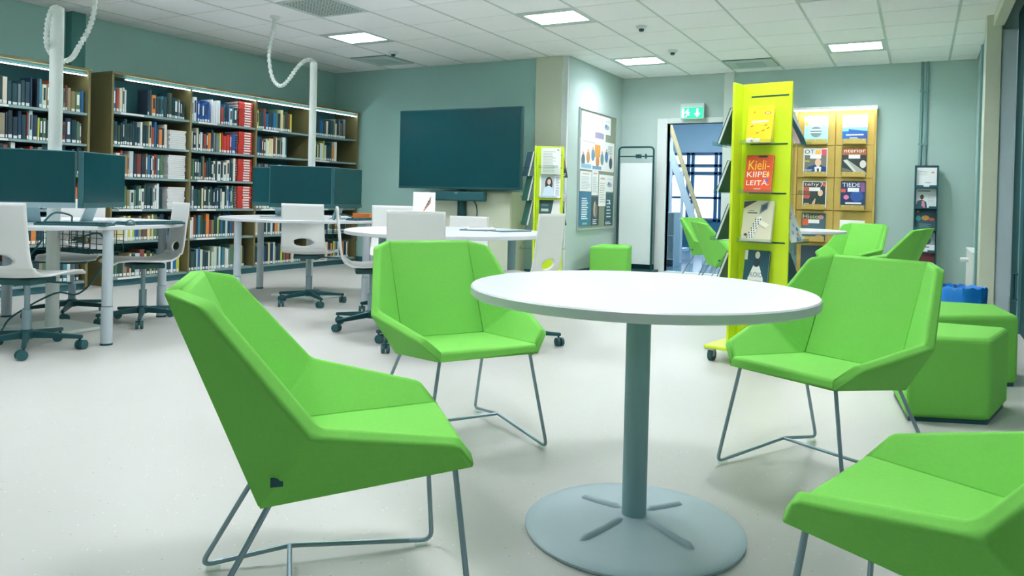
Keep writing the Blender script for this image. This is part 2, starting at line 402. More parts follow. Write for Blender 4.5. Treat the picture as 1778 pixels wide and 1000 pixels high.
# ------------------------------------------------------------------ green lounge chairs
def V(*a): return Vector(a)
CP = dict(F=V(.204,.250,.407), G=V(.261,.199,.463), A=V(.337,-.095,.519), T=V(.264,-.297,.752), B=V(.188,-.367,.770), J=V(.184,-.176,.390), K=V(.202,-.200,.324))
I = dict(F=CP['F']+V(-.008,-.012,.006), G=CP['G']+V(-.018,-.004,.002), A=CP['A']+V(-.022,.010,.004), T=CP['T']+V(-.016,.016,.0), B=CP['B']+V(-.004,.014,.0), J=CP['J'])
OU = dict(F=CP['F']+V(.0,-.004,-.030), G=CP['G']+V(.010,.0,-.020), A=CP['A']+V(.008,-.010,-.016), T=CP['T']+V(.006,-.018,-.006), B=CP['B']+V(.0,-.022,-.004), J=CP['K'])
def mir(p): return V(-p[0], p[1], p[2])
def weighted(name, vs, fs, wts, parent, width, M):
    me = bpy.data.meshes.new(name); me.from_pydata([tuple(v) for v in vs], [], fs); me.materials.append(M)
    bm = bmesh.new(); bm.from_mesh(me); bmesh.ops.recalc_face_normals(bm, faces=bm.faces); bm.to_mesh(me); bm.free()
    a = me.attributes.new('bevel_weight_edge', 'FLOAT', 'EDGE')
    for e in me.edges:
        a.data[e.index].value = wts.get(frozenset(e.vertices), 0.0)
    me.polygons.foreach_set('use_smooth', [True]*len(me.polygons)); me.update()
    o = bpy.data.objects.new(name, me); COL.objects.link(o); o.parent = parent
    b = o.modifiers.new('bevel', 'BEVEL'); b.width = width; b.segments = 4; b.limit_method = 'WEIGHT'; b.harden_normals = True
    return o
def make_lounge():
    e = thing('lounge_chair', '', 'chair', (0,0,0), 0, 'green faceted lounge chairs')
    # seat
    vs = [I['F'], mir(I['F']), mir(I['J']), I['J'], OU['F'], mir(OU['F']), mir(OU['J']), OU['J']]
    fs = [(0,1,2,3),(7,6,5,4),(0,4,5,1),(1,5,6,2),(2,6,7,3),(3,7,4,0)]
    fz = frozenset
    W = {fz((0,1)):1, fz((4,5)):.8, fz((2,3)):.25, fz((0,3)):.22, fz((1,2)):.22, fz((0,4)):.2, fz((1,5)):.2, fz((6,7)):.3}
    # crown the seat: add a centre row
    weighted('seat', vs, fs, W, e, .014, GREEN)
    vs = [I['J'], mir(I['J']), mir(I['B']), I['B'], OU['J'], mir(OU['J']), mir(OU['B']), OU['B']]
    W = {fz((2,3)):1, fz((6,7)):1, fz((0,1)):.25, fz((0,3)):.22, fz((1,2)):.22, fz((4,7)):.3, fz((5,6)):.3, fz((4,5)):.5}
    weighted('backrest', vs, fs, W, e, .014, GREEN)
    for s in (1, -1):
        q = (lambda p: p) if s > 0 else mir
        ks = ['J','F','G','A','T','B']
        vs = [q(I[k]) for k in ks]+[q(OU[k]) for k in ks]
        f2 = [(0,1,2,3),(0,3,4,5),(9,8,7,6),(11,10,9,6)]+[(k,(k+1)%6,6+(k+1)%6,6+k) for k in range(6)]
        W = {}
        for a_, b_ in ((1,2),(2,3),(3,4),(4,5)): W[fz((a_,b_))] = 1; W[fz((a_+6,b_+6))] = .8
        for k in (2,3,4): W[fz((k,k+6))] = 1
        W[fz((0,3))] = .6; W[fz((6,9))] = .4
        for p_ in ((0,1),(0,5),(6,7),(6,11)): W[fz(p_)] = .22
        weighted('side_wing', vs, f2, W, e, .014, GREEN)
    # frame
    r = .0065
    def rod(pts, name):
        MB().tube(pts, r, STEEL, 10).build(name, e)
    def arc(p, c, q, n=6, rad=.03):
        p, c, q = Vector(p), Vector(c), Vector(q); a = c+(p-c).normalized()*rad; b = c+(q-c).normalized()*rad
        return [a*(1-t)**2+c*2*t*(1-t)+b*t*t for t in [k/n for k in range(n+1)]]
    for s in (1, -1):
        ft, ff, kk, rf, rt = (.185*s,.205,.385), (.252*s,.242,.014), (.241*s,-.136,.043), (.241*s,-.352,.014), (.185*s,-.170,.345)
        pts = [Vector(ft)]+arc(ft, ff, kk)+arc(ff, kk, rf, 4, .015)+arc(kk, rf, rt)+[Vector(rt)]
        rod(pts, 'side_frame')
        for fp, tx in ((ff, kk), (rf, kk)):
            d = (Vector(tx)-Vector(fp)).normalized(); c = Vector(fp)+d*.03
            MB().cbox((0,0,0), (.018,.034,.010), ACRYL, Matrix.Translation((c.x, c.y, .007)) @ Matrix.Rotation(math.atan2(d.y, d.x)-PI/2, 4, 'Z')).build('foot_glide', e)
    rod([(.241,-.136,.043), (-.241,-.136,.043)], 'cross_rod')
    a_, k_ = OU['A'], OU['J']; p_ = k_+(a_-k_)*.36; d_ = (a_-k_).normalized()
    MB().box(-.004,-.012,0,.004,.012,.016,DARK,Matrix.Translation(p_+V(.004,0,0))).build('fabric_tag', e)
    return e
lproto = make_lounge()
LCH = [((-1.159,1.379), -.790, 'green lounge chair front left, seen from behind its right side'),
 ((-1.573,2.517), -2.133, 'green lounge chair facing us left of the round table'),
 ((-.297,2.896), 2.671, 'green lounge chair facing us right of the round table, before the green poufs'),
 ((.081,1.60), 1.294, 'green lounge chair cropped at the bottom right corner'),
 ((-2.14,9.084), -1.80, 'small distant green lounge chair in front of the open doorway'),
 ((-.68,8.952), 2.654, 'distant green lounge chair facing us before the oak magazine wall'),
 ((-.293,8.119), 1.349, 'distant green lounge chair seen from behind, before the black brochure rack'),
 ((-1.66,7.72), -1.15, 'distant green lounge chair almost hidden behind the tall yellow display')]
for i, (p, a, lab) in enumerate(LCH):
    o = lproto if i == 0 else copy_tree(lproto)
    o.location = (p[0], p[1], 0); o.rotation_euler = (0, 0, a); o['label'] = lab

# ------------------------------------------------------------------ poufs
def pouf(poly, label, h=.39):
    cx = sum(p[0] for p in poly)/4; cyy = sum(p[1] for p in poly)/4
    e = thing('pouf', label, 'pouf', (cx, cyy, 0), 0, 'green upholstered poufs')
    loc = [(p[0]-cx, p[1]-cyy) for p in poly]
    MB().prism(loc, .018, h, GREEN).build('cushion', e, bevel=.026, seg=4)
    MB().prism([(x*.93, y*.93) for x, y in loc], 0, .02, DARK).build('base', e)
    x, y = loc[1]
    MB().box(x*.9-.004, y*.9-.045, .06, x*.9+.004, y*.9-.03, .075, DARK) 
pouf([(-.035,3.83), (.300,3.965), (.400,4.40), (-.11,4.36)], 'nearer green pouf behind the right lounge chair')
pouf([(.085,4.63), (.490,4.915), (.420,5.42), (.05,5.34)], 'farther green pouf in front of the blue waste bin')
pouf([(-3.49,8.42), (-3.09,8.66), (-3.22,9.18), (-3.60,9.05)], 'lone green pouf below the notice board', .395)

# ------------------------------------------------------------------ office chairs
def make_office():
    e = thing('office_chair', '', 'chair', (0,0,0), 0, 'white shell office chairs on castors')
    # shell profile (y forward, z up), half width
    prof = [(.235,.425,.19),(.20,.445,.195),(.12,.452,.20),(.02,.446,.20),(-.08,.440,.20),(-.15,.445,.198),(-.195,.470,.193),(-.215,.51,.188),(-.225,.55,.184),(-.232,.60,.181),(-.238,.66,.179),(-.245,.72,.178),(-.252,.78,.177),(-.260,.868,.176)]
    # resample
    P = []
    for i in range(len(prof)-1):
        for k in range(4):
            t = k/4; P.append(tuple(prof[i][j]*(1-t)+prof[i+1][j]*t for j in range(3)))
    P.append(prof[-1])
    nx = 24; bm = bmesh.new(); G = []
    for (y, z, w) in P:
        G.append([bm.verts.new((w*(2*i/nx-1), y+.012*(2*i/nx-1)**2*(1 if z < .5 else .6), z+(.012*(2*i/nx-1)**2 if z < .5 else 0))) for i in range(nx+1)])
    zc, rx, rz = .545, .085, .034
    keep = []
    for j in range(len(P)-1):
        for i in range(nx):
            q = [G[j][i], G[j][i+1], G[j+1][i+1], G[j+1][i]]
            c = sum((v.co for v in q), Vector())/4
            if P[j][0] < -.19 and (c.x/rx)**2+((c.z-zc)/rz)**2 < 1: continue
            bm.faces.new(q)
    for v in [v for v in bm.verts if not v.link_faces]: bm.verts.remove(v)
    for v in bm.verts:
        if v.is_boundary and abs(v.co.x) < .12 and abs(v.co.z-zc) < .06 and v.co.y < -.18:
            a = math.atan2((v.co.z-zc)/rz, v.co.x/rx); v.co.x = rx*math.cos(a); v.co.z = zc+rz*math.sin(a)
    me = bpy.data.meshes.new('shell'); bmesh.ops.recalc_face_normals(bm, faces=bm.faces); bm.to_mesh(me); bm.free()
    me.materials.append(WSHELL); me.polygons.foreach_set('use_smooth', [True]*len(me.polygons))
    sh = bpy.data.objects.new('shell', me); COL.objects.link(sh); sh.parent = e
    s = sh.modifiers.new('solid', 'SOLIDIFY'); s.thickness = .012; s.offset = 0
    MB().box(-.11,-.12,.395,.11,.10,.43,BLACKP).build('seat_mount', e, bevel=.01)
    MB().tube([(.09,.02,.405), (.25,.03,.40)], .006, BLACKP).build('height_lever', e)
    MB().lathe([(.026,.10),(.026,.24),(.015,.24),(.015,.40)], STEEL, 16).build('gas_lift', e)
    MB().lathe([(.035,.07),(.045,.085),(.045,.11),(.028,.125)], DARK, 16).build('hub', e)
    for k in range(5):
        a = 2*PI*k/5+.3; T = Matrix.Rotation(a, 4, 'Z')
        st = MB(); st.add([(.03,-.02,.075),(.03,.02,.075),(.30,.012,.065),(.30,-.012,.065),(.03,-.016,.115),(.03,.016,.115),(.30,.010,.085),(.30,-.010,.085)], [(3,2,1,0),(4,5,6,7),(0,1,5,4),(1,2,6,5),(2,3,7,6),(3,0,4,7)], DARK, False, T)
        sp = st.build('base_spoke', e, bevel=.004)
        cs = MB(); C = T @ Matrix.Translation((.285, 0, 0)) @ Matrix.Rotation(1.1+k, 4, 'Z')
        cs.tube([(0,0,.03),(0,0,.072)], .007, DARK, 8, T=C)
        for sgn in (-1, 1):
            cs.tube([(.012,.006*sgn,.028),(.012,.024*sgn,.028)], .028, BLACKP, 16, T=C)
        cs.build('castor', e)
    return e
oproto = make_office()
OCH = [((-4.58,2.52), (-.40,.92), 'white shell office chair cut by the left edge, back towards us'),
 ((-4.64,4.90), (-.478,.878), 'white office chair before the far computer desk, oval hole facing us'),
 ((-2.785,3.93), (-.478,.878), 'white office chair at the near side of the large round meeting table'),
 ((-2.30,4.33), (-.985,.03), 'white office chair right of the meeting table, seen from the side'),
 ((-3.47,4.30), (.74,.67), 'white office chair left of the meeting table, seen edge-on'),
 ((-3.83,5.05), (.70,-.71), 'pale office chair at the far left side of the meeting table'),
 ((-3.40,5.36), (.25,-.97), 'white office chair at the far side of the meeting table, behind the magazines'),
 ((-4.893,3.49), (-.35,-.94), 'white office chair between the two computer desks'),
 ((-5.56,3.38), (.75,-.66), 'office chair behind the near computer desk, hidden by monitors')]
for i, (p, d, lab) in enumerate(OCH):
    o = oproto if i == 0 else copy_tree(oproto)
    o.location = (p[0], p[1], 0); o.rotation_euler = (0, 0, face(*d)); o['label'] = lab
    if i == 6: o.scale = (1, 1, .91)

# ------------------------------------------------------------------ meeting table
e = thing('meeting_table', 'large white round meeting table with grey legs in mid-room', 'table', (-3.014, 4.574, 0))
disc_top(MB(), .728, .684, .712, WHITE).build('tabletop', e)
for k in range(4):
    a = R(200+90*k); x, y = .48*math.cos(a), .48*math.sin(a)
    l = MB().tube([(x, y, 0), (x, y, .68)], .03, GREYLEG, 18).build('leg', e)
    MB().box(x-.13, y-.04, .668, x+.13, y+.04, .684, DARK).build('mounting_plate', l)

# ------------------------------------------------------------------ computer desks
def desk(x, y, label, r=.8, z=.73):
    e = thing('computer_desk', label, 'desk', (x, y, 0), 0, 'round computer desks with cable pole')
    disc_top(MB(), r, z-.025, z, WHITE).build('desktop', e)
    for a in (R(-8), R(82), R(172), R(262)):
        lx, ly = .76*math.cos(a), .76*math.sin(a)
        l = MB().tube([(lx, ly, .01), (lx, ly, .235)], .034, LEGW, 18).tube([(lx, ly, .24), (lx, ly, z-.025)], .031, LEGW, 18).build('leg', e)
        MB().tube([(lx, ly, 0), (lx, ly, .012)], .036, DARK, 18).build('foot', l)
    bk = MB()
    for k in range(9):
        bk.box(-.30, .06+.03*k, .52, .30, .064+.03*k, .524, DARK); 
    for k in range(9): bk.box(-.30+.075*k, .06, .524, -.296+.075*k, .30, .528, DARK)
    for yy in (.06, .30):
        for zz in (.56, .60, .64): bk.box(-.30, yy, zz, .30, yy+.004, zz+.004, DARK)
        for k in range(9): bk.box(-.30+.075*k, yy, .52, -.296+.075*k, yy+.004, .70, DARK)
    bk.build('cable_basket', e)
    return e
desk(-5.12, 2.98, 'white round computer desk at the left edge with grey legs')
desk(-4.99, 5.27, 'white round computer desk farther back before the bookcase')
def pole(x, y, ztop, r, label):
    e = thing('cable_pole', label, 'pole', (x, y, 0), 0, 'white cable poles')
    MB().tube([(0,0,.02),(0,0,ztop)], r, mat('pole_white', '#dfe8e2', .45, noise=.01, scale=4), 24).build('shaft', e)
    MB().box(-.26,-.22,0,.26,.22,.022,mat('pole_white', '#dfe8e2')).build('foot_plate', e, bevel=.006)
    MB().lathe([(r*.95,ztop),(r*.6,ztop+.012),(r*.3,ztop+.014)], ALU, 16).build('cap', e)
pole(-5.12, 2.98, 2.16, .041, 'thick white cable pole rising through the near computer desk')
pole(-4.99, 5.27, 2.17, .033, 'thinner white cable pole rising through the far computer desk')
def spline(pts, n=10):
    P = [Vector(p) for p in pts]; P = [P[0]*2-P[1]]+P+[P[-1]*2-P[-2]]; out = []
    for i in range(1, len(P)-2):
        for k in range(n):
            t = k/n; a, b, c, d = P[i-1], P[i], P[i+1], P[i+2]
            out.append(.5*((2*b)+(-a+c)*t+(2*a-5*b+4*c-d)*t*t+(-a+3*b-3*c+d)*t**3))
    return out+[P[-2]]
SPIR = mat('spiral_wrap', '#dde6df', .5, noise=.02, scale=10)
def spiral(pts, r, label, mount=None):
    e = thing('spiral_cable', label, 'cable', (0,0,0), 0, 'white spiral cable hoses')
    s = spline(pts, 24); MB().tube(s, [r*(1.0 if (k//3) % 2 else .66) for k in range(len(s))], SPIR, 12).build('hose', e)
    if mount: MB().lathe([(.05, 0), (.05, -.012), (.02, -.03)], SPIR, 20, Matrix.Translation(mount)).build('ceiling_cup', e)
spiral([(-5.118,2.984,2.168),(-5.097,2.93,2.135),(-5.077,2.891,2.018),(-5.13,2.92,1.910),(-5.21,3.009,1.847),(-5.195,3.063,1.822),(-5.127,3.089,1.848),(-4.968,3.042,1.909),(-4.976,3.106,2.029),(-5.004,3.16,2.166),(-5.047,3.196,2.357),(-5.06,3.2,2.66)], .018, 'spiral hose looping from the near cable pole up to the ceiling', (-5.06,3.2,2.661))
spiral([(-5.546,5.318,2.65),(-5.536,5.264,2.42),(-5.512,5.217,2.244),(-5.44,5.197,2.044),(-5.338,5.195,1.962),(-5.258,5.216,2.01),(-5.172,5.23,2.116),(-5.09,5.241,2.182),(-5.025,5.254,2.196),(-4.991,5.272,2.176)], .019, 'spiral hose sagging from a ceiling cup to the far cable pole', (-5.546,5.318,2.661))

# monitors
CHIN = mat('silver_chin', '#a9c4cb', .35, metal=.3, noise=.02, scale=10)
def monitor(x, y, th, label, w=.52, z=.73, chin=True, dark_chin=False):
    e = thing('monitor', label, 'monitor', (x, y, z), th, 'all-in-one computers on the round desks')
    MB().box(-w/2,-.015,.10,w/2,.02,.46,mat('monitor_shell', '#3d6f77', .4, metal=.2)).build('housing', e, bevel=.004)
    MB().box(-w/2+.006,-.018,.135,w/2-.006,-.014,.454,SCREEN).build('screen', e)
    MB().box(-w/2,-.019,.10,w/2,-.015,.134,BLACKP if dark_chin else CHIN).build('chin', e)
    st = MB(); st.add([(-.05,.02,.20),(.05,.02,.20),(.07,.10,.008),(-.07,.10,.008),(-.05,.032,.20),(.05,.032,.20),(.07,.112,.008),(-.07,.112,.008)], [(0,1,2,3),(7,6,5,4),(0,4,5,1),(1,5,6,2),(2,6,7,3),(3,7,4,0)], CHIN)
    st.build('stand_neck', e)
    MB().box(-.10,-.07,0,.10,.12,.008,CHIN).build('stand_foot', e, bevel=.003)
monitor(-4.84, 2.65, .98, 'dark computer screen with silver chin at the left edge')
monitor(-4.78, 3.10, 2.08, 'dark computer screen turned sideways beside the near cable pole', dark_chin=True)
monitor(-4.70, 4.84, .74, 'dark computer screen facing us below the far cable pole', dark_chin=True)
monitor(-4.595, 5.31, 1.79, 'dark computer screen turned right on the far desk', dark_chin=True)
monitor(-5.26, 5.07, .0, 'dark computer screen turned left on the far desk', dark_chin=True)
def keyboard(x, y, th, label):
    e = thing('keyboard', label, 'keyboard', (x, y, .73), th, 'keyboards on the desks')
    MB().box(-.21,-.065,0,.21,.065,.014,BLACKP).build('body', e, bevel=.003)
    k = MB()
    for r in range(5):
        for c in range(15): k.box(-.20+.0267*c, -.058+.0235*r, .014, -.20+.0267*c+.022, -.058+.0235*r+.019, .02, DARK)
    k.build('keys', e)
keyboard(-4.52, 2.76, .55, 'dark keyboard before the leftmost screen')
keyboard(-4.45, 3.22, 1.5, 'dark keyboard before the sideways near screen')
keyboard(-4.30, 5.26, 1.5, 'dark keyboard at the rounded end of the far desk')
for x, y, lab in [(-4.37, 3.02, 'dark computer mouse on the near desk edge'), (-4.26, 5.55, 'dark computer mouse at the end of the far desk')]:
    e = thing('computer_mouse', lab, 'mouse', (x, y, .73), .8, 'computer mice')
    MB().lathe([(.030,0),(.034,.008),(.030,.022),(.016,.032),(.004,.034)], BLACKP, 16, Matrix.Scale(1.5, 4, (0,1,0))).build('body', e)
    MB().tube([(0,.01,.033),(0,.035,.03)], .004, DARK, 8).build('wheel', e)
CABLE = mat('dark_cable', '#1c565c', .5)
for pts, lab in [([(-4.62,2.62,.74),(-4.70,2.74,.80),(-4.80,2.9,.78),(-4.95,3.0,.735)], 'dark cable arching over the near desk behind the keyboard'),
                 ([(-5.05,3.06,.60),(-4.72,3.05,.66),(-4.60,3.0,.50),(-4.68,2.98,.36),(-4.85,2.98,.26),(-5.05,2.95,.25),(-5.25,2.8,.10),(-5.2,2.7,.01)], 'dark cable looping below the near desk past the pole'),
                 ([(-4.85,2.75,.62),(-4.95,2.7,.45),(-4.88,2.68,.25),(-5.0,2.75,.02)], 'thin dark cable hanging below the left edge of the near desk'),
                 ([(-4.42,4.95,.735),(-4.5,5.1,.78),(-4.45,5.2,.76),(-4.55,5.35,.735)], 'dark cable lying on the far desk')]:
    tag(MB().tube(spline(pts), .006, CABLE, 8).build('cable'), lab, 'cable', 'loose desk cables')
tag(MB().box(-.10,-.075,0,.10,.075,.05,mat('orange_box', '#c8722c', .6, noise=.1)).build('small_box', bevel=.003), 'small orange box on the far computer desk', 'box').location = (-4.62, 5.62, .73)

# ------------------------------------------------------------------ bookcases and books
XF = -6.86; XBK = -7.27
BACKP = mat('case_back', '#3b7276', .7, noise=.03, scale=3)
LED = mat('led_strip', '#e6f2ff', .5, emit=6.0)
books = []
PAL_D = ['#143f47','#1d4b52','#22313f','#0f3a45','#2b4f4a','#183a52','#3a4a3c','#27464d','#10434b']
PAL_M = ['#1f5c8c','#2a6f9f','#7a3b33','#a6442f','#557a5a','#8a7a4a','#6d7f86','#3b7f8f','#8f8a70','#74503e']
PAL_L = ['#dfe6df','#e9ece2','#cdd6c0','#d9d09a','#c9d04e','#d8823f','#bfd3d3','#e2d9c5','#e8eef0']
CN = {'#143f47':'dark teal','#1d4b52':'dark teal','#22313f':'near-black','#0f3a45':'dark teal','#2b4f4a':'dark green','#183a52':'navy','#3a4a3c':'dark olive','#27464d':'slate','#10434b':'dark teal',
 '#1f5c8c':'blue','#2a6f9f':'blue','#7a3b33':'maroon','#a6442f':'rust red','#557a5a':'green','#8a7a4a':'ochre','#6d7f86':'grey','#3b7f8f':'teal','#8f8a70':'khaki','#74503e':'brown',
 '#dfe6df':'white','#e9ece2':'cream','#cdd6c0':'pale green','#d9d09a':'straw','#c9d04e':'yellow','#d8823f':'orange','#bfd3d3':'pale blue','#e2d9c5':'beige','#e8eef0':'white','#c8392e':'red','#1d57a5':'bright blue','#f0f2f0':'white'}
ORD = lambda n: '%d%s' % (n, 'th' if 10 <= n % 100 <= 20 else {1:'st',2:'nd',3:'rd'}.get(n % 10, 'th'))
def run(case, bay, row, y0, y1, z, mix=(.5,.28,.22), special=None, hmax=.27, start=1):
    y = y0+.004; n = start
    while True:
        t = random.choice([.018,.022,.026,.03,.034,.042,.05])
        if special and random.random() < special[1]: c = special[0]
        else:
            u = random.random(); c = random.choice(PAL_D if u < mix[0] else PAL_M if u < mix[0]+mix[1] else PAL_L)
        if y+t > y1: break
        h = min(hmax, random.choice([.19,.205,.215,.225,.235,.245,.26]))
        books.append(dict(case=case, bay=bay, row=row, y=y+t/2, z=z, t=t-.001, h=h, d=random.uniform(.14,.20), c=c, n=n, flat=False)); n += 1; y += t
    return n
def pile(case, bay, row, y0, y1, z, n, c, th):
    for k in range(n):
        books.append(dict(case=case, bay=bay, row=row, y=(y0+y1)/2+random.uniform(-.006,.006), z=z+k*th, t=(y1-y0)*random.uniform(.92,1), h=th-.002, d=.24, c=c, n=k+1, flat=True))
def bookcase(y0, y1, divs, zs, ztop, zled, label, led0=.12):
    e = thing('bookcase', label, 'bookcase', ((XF+XBK)/2, (y0+y1)/2, 0), 0, 'oak bookcases along the left wall'); ox, oy = -(XF+XBK)/2, -(y0+y1)/2
    def B(name, *a, M, par=e, bevel=0): 
        return MB().box(a[0]+ox, a[1]+oy, a[2], a[3]+ox, a[4]+oy, a[5], M).build(name, par, bevel=bevel)
    ys = [y0]+divs+[y1]
    for yy in (y0, y1-.022): B('side_panel', XBK, yy, 0, XF, yy+.022, ztop, M=OAKD)
    for yy in divs: B('divider', XBK, yy-.011, .08, XF-.005, yy+.011, ztop-.03, M=OAKD)
    B('back_panel', XBK-.01, y0+.022, 0, XBK, y1-.022, ztop, M=BACKP)
    B('top_board', XBK, y0-.01, ztop, XF+.02, y1, ztop+.022, M=OAKD)
    B('plinth', XF-.06, y0+.022, 0, XF-.03, y1-.022, .065, M=BASEB)
    lp = B('light_pelmet', XF-.05, y0+.022, zled+.02, XF-.03, y1-.022, ztop, M=mat('pelmet', '#4a7470', .6))
    B('led_strip', XF-.028, y0+led0, zled, XF-.012, y1-.03, zled+.008, M=LED)
    for a, b in zip(ys[:-1], ys[1:]):
        for z in zs:
            s = B('shelf', XBK, a+.012, z-.022, XF-.012, b-.012, z, M=SHELFG)
            # label holder on one shelf edge
            if random.random() < .5: MB().box(XF-.012+ox, a+.1+oy, z-.02, XF-.009+ox, a+.35+oy, z-.002, PAPER).build('shelf_label', s)
ZS = [1.702, 1.385, 1.07, .755, .44, .085]
DV = [5.427, 6.33, 7.23]
bookcase(4.526, 8.14, DV, ZS, 2.062, 2.020, 'long four-bay oak bookcase full of books along the left wall', .15)
ZS1 = [1.655, 1.365, 1.075, .755, .44, .085]
bookcase(3.25, 4.315, [], ZS1, 2.045, 2.0, 'shorter oak bookcase cut by the left edge', .02)
B1, B2, B3, B4 = (4.555,5.41), (5.445,6.312), (6.348,7.212), (7.248,8.11)
# bay 1
z = ZS
n = run('long',1,1,B1[0],B1[0]+.17,z[0],(0,.2,.8)); run('long',1,1,B1[0]+.38,B1[1],z[0],(.6,.25,.15),start=n)
run('long',1,2,B1[0],B1[0]+.62,z[1],(.62,.15,.23)); pile('long',1,2,B1[0]+.64,B1[1]-.01,z[1],9,'#f0f2f0',.022)
run('long',1,3,B1[0],B1[0]+.58,z[2],(.3,.35,.35)); pile('long',1,3,B1[0]+.63,B1[1]-.01,z[2],12,'#f0f2f0',.021)
run('long',1,4,B1[0],B1[0]+.60,z[3],(.35,.3,.35)); pile('long',1,4,B1[0]+.63,B1[1]-.01,z[3],11,'#f0f2f0',.021)
# bay 2
n = run('long',2,1,B2[0],B2[0]+.09,z[0],(0,.1,.9)); n = run('long',2,1,B2[0]+.09,B2[0]+.27,z[0],(0,1,0),('#1d57a5',1),start=n)
n = run('long',2,1,B2[0]+.27,B2[0]+.40,z[0],(0,0,1),('#e8eef0',.9),start=n); run('long',2,1,B2[0]+.40,B2[0]+.64,z[0],(.35,.4,.25),start=n)
n = run('long',2,2,B2[0],B2[0]+.34,z[1],(.35,.15,.5),('#cdd6c0',.35)); n = run('long',2,2,B2[0]+.34,B2[0]+.42,z[1],(.3,.2,.5),start=n)
n = run('long',2,2,B2[0]+.42,B2[0]+.56,z[1],(0,.5,.5),('#c8392e',.75),start=n); run('long',2,2,B2[0]+.56,B2[0]+.64,z[1],(0,1,0),('#1d57a5',.8),start=n)
run('long',2,3,B2[0],B2[0]+.64,z[2],(.42,.3,.28)); run('long',2,4,B2[0],B2[0]+.60,z[3],(.3,.3,.4))
for rr in range(4): pile('long',2,rr+1,B2[0]+.655,B2[1]-.005,z[rr],9 if rr else 10,'#c8392e',.029)
# bay 3, 4
run('long',3,1,B3[0],B3[0]+.58,z[0],(.4,.2,.4)); run('long',3,2,B3[0],B3[0]+.52,z[1],(.3,.2,.5)); run('long',3,3,B3[0],B3[0]+.62,z[2],(.2,.6,.2), hmax=.22)
run('long',4,1,B4[0],B4[0]+.70,z[0],(.4,.3,.3)); run('long',4,2,B4[0],B4[0]+.52,z[1],(.25,.1,.65)); run('long',4,3,B4[0],B4[0]+.80,z[2],(.3,.2,.5), hmax=.21)
for b, (a, c) in enumerate((B1, B2, B3, B4)):
    run('long',b+1,5,a,a+.74,z[4],(.4,.3,.3)); run('long',b+1,6,a,a+.8,z[5],(.4,.3,.3))
    if b > 1: run('long',b+1,4,a,a+.75,z[3],(.4,.3,.3))
# short bookcase
a, b = 3.28, 4.285
n = run('short',1,1,a,a+.55,ZS1[0],(.7,.2,.1)); run('short',1,1,a+.57,b,ZS1[0],(.35,.5,.15),start=n)
run('short',1,2,a,b,ZS1[1],(.5,.35,.15))
for r in range(2, 6): run('short',1,r+1,a,b,ZS1[r],(.5,.3,.2))
# make the meshes
COVER = objcolor('book_cover'); LAB = mat('spine_label', '#eef2ee', .6); DK = mat('spine_print', '#20343a', .6)
def book_mesh(kind):
    mb = MB()   # unit: x depth (spine at +.5), y thickness, z height
    mb.box(-.5,-.5,0,.44,-.44,1,COVER); mb.box(-.5,.44,0,.44,.5,1,COVER)
    mb.add([(.44,-.5,0),(.49,-.4,0),(.5,0,0),(.49,.4,0),(.44,.5,0),(.44,-.5,1),(.49,-.4,1),(.5,0,1),(.49,.4,1),(.44,.5,1)],
           [(0,1,6,5),(1,2,7,6),(2,3,8,7),(3,4,9,8),(5,6,7,8,9),(4,3,2,1,0),(0,5,9,4)], COVER)
    mb.box(-.49,-.44,.012,.44,.44,.985,PAPER)
    if kind != 2: mb.box(.49,-.36,.03,.508,.36,.15,LAB)
    if kind == 1: mb.box(.49,-.22,.35,.506,.22,.86,LAB)
    if kind == 3: mb.box(.49,-.22,.35,.506,.22,.86,DK)
    return mb
bproto = [None]*5
CASEN = {'long':'long','short':'short left'}; ROWN = {1:'top',2:'second',3:'third',4:'fourth'}; BAYN = {1:'first',2:'second',3:'third',4:'last'}
books.sort(key=lambda q: (q['row'] > 4, q['row'] > 2 and q['case'] == 'short', q['row'] > 3 and q['bay'] > 2, q['y']))
def flat_mesh():
    mb = MB(); mb.box(-.5,-.5,0,.5,.5,.12,COVER); mb.box(-.5,-.5,.88,.5,.5,1,COVER); mb.box(.42,-.5,.12,.5,.5,.88,COVER) ; mb.box(-.49,-.49,.12,.42,.49,.88,PAPER); mb.box(.5,-.1,.2,.504,.36,.8,LAB)
    return mb
stuff = []
for i, q in enumerate(books):
    x = XF-.045-q['d']/2
    if i >= 300: stuff.append(q); continue
    kind = 4 if q['flat'] else random.choice([0,0,0,1,3,2] if q['c'] not in PAL_L else [0,0,3,3])
    if bproto[kind] is None: o = bproto[kind] = (flat_mesh() if kind == 4 else book_mesh(kind)).build('book')
    else: o = bproto[kind].copy(); COL.objects.link(o)
    o.location = (x, q['y'], q['z']+.0005); o.scale = (q['d'], q['t'], q['h']); o.color = lin(q['c'])
    if q['flat']:
        lab = '%s volume lying flat, %s from the bottom of its pile, %s shelf, %s bay' % (CN[q['c']], ORD(q['n']), ROWN[q['row']], BAYN[q['bay']]); g = 'volumes piled flat in the bookcase'
    elif q['case'] == 'short': lab = '%s book standing %s from left, %s shelf of the left-edge bookcase' % (CN[q['c']], ORD(q['n']), ROWN[q['row']]); g = 'books standing in the bookcases'
    else:
        lab = '%s book standing %s from left, %s shelf, %s bay of long bookcase' % (CN[q['c']], ORD(q['n']), ROWN[q['row']], BAYN[q['bay']]); g = 'books standing in the bookcases'
    tag(o, lab, 'book', g)
sm = MB(); AC = attrcolor('book_cover_mass'); tones = []
for q in stuff:
    x = XF-.045-q['d']/2
    k = len(sm.f); sm.box(x-q['d']/2, q['y']-q['t']/2, q['z'], x+q['d']/2, q['y']+q['t']/2, q['z']+q['h'], AC)
    tones += [lin(q['c'])]*6
    sm.box(x+q['d']/2, q['y']-q['t']*.36, q['z']+.008, x+q['d']/2+.001, q['y']+q['t']*.36, q['z']+.035, AC); tones += [lin('#eef2ee')]*6
so = sm.build('book_rows')
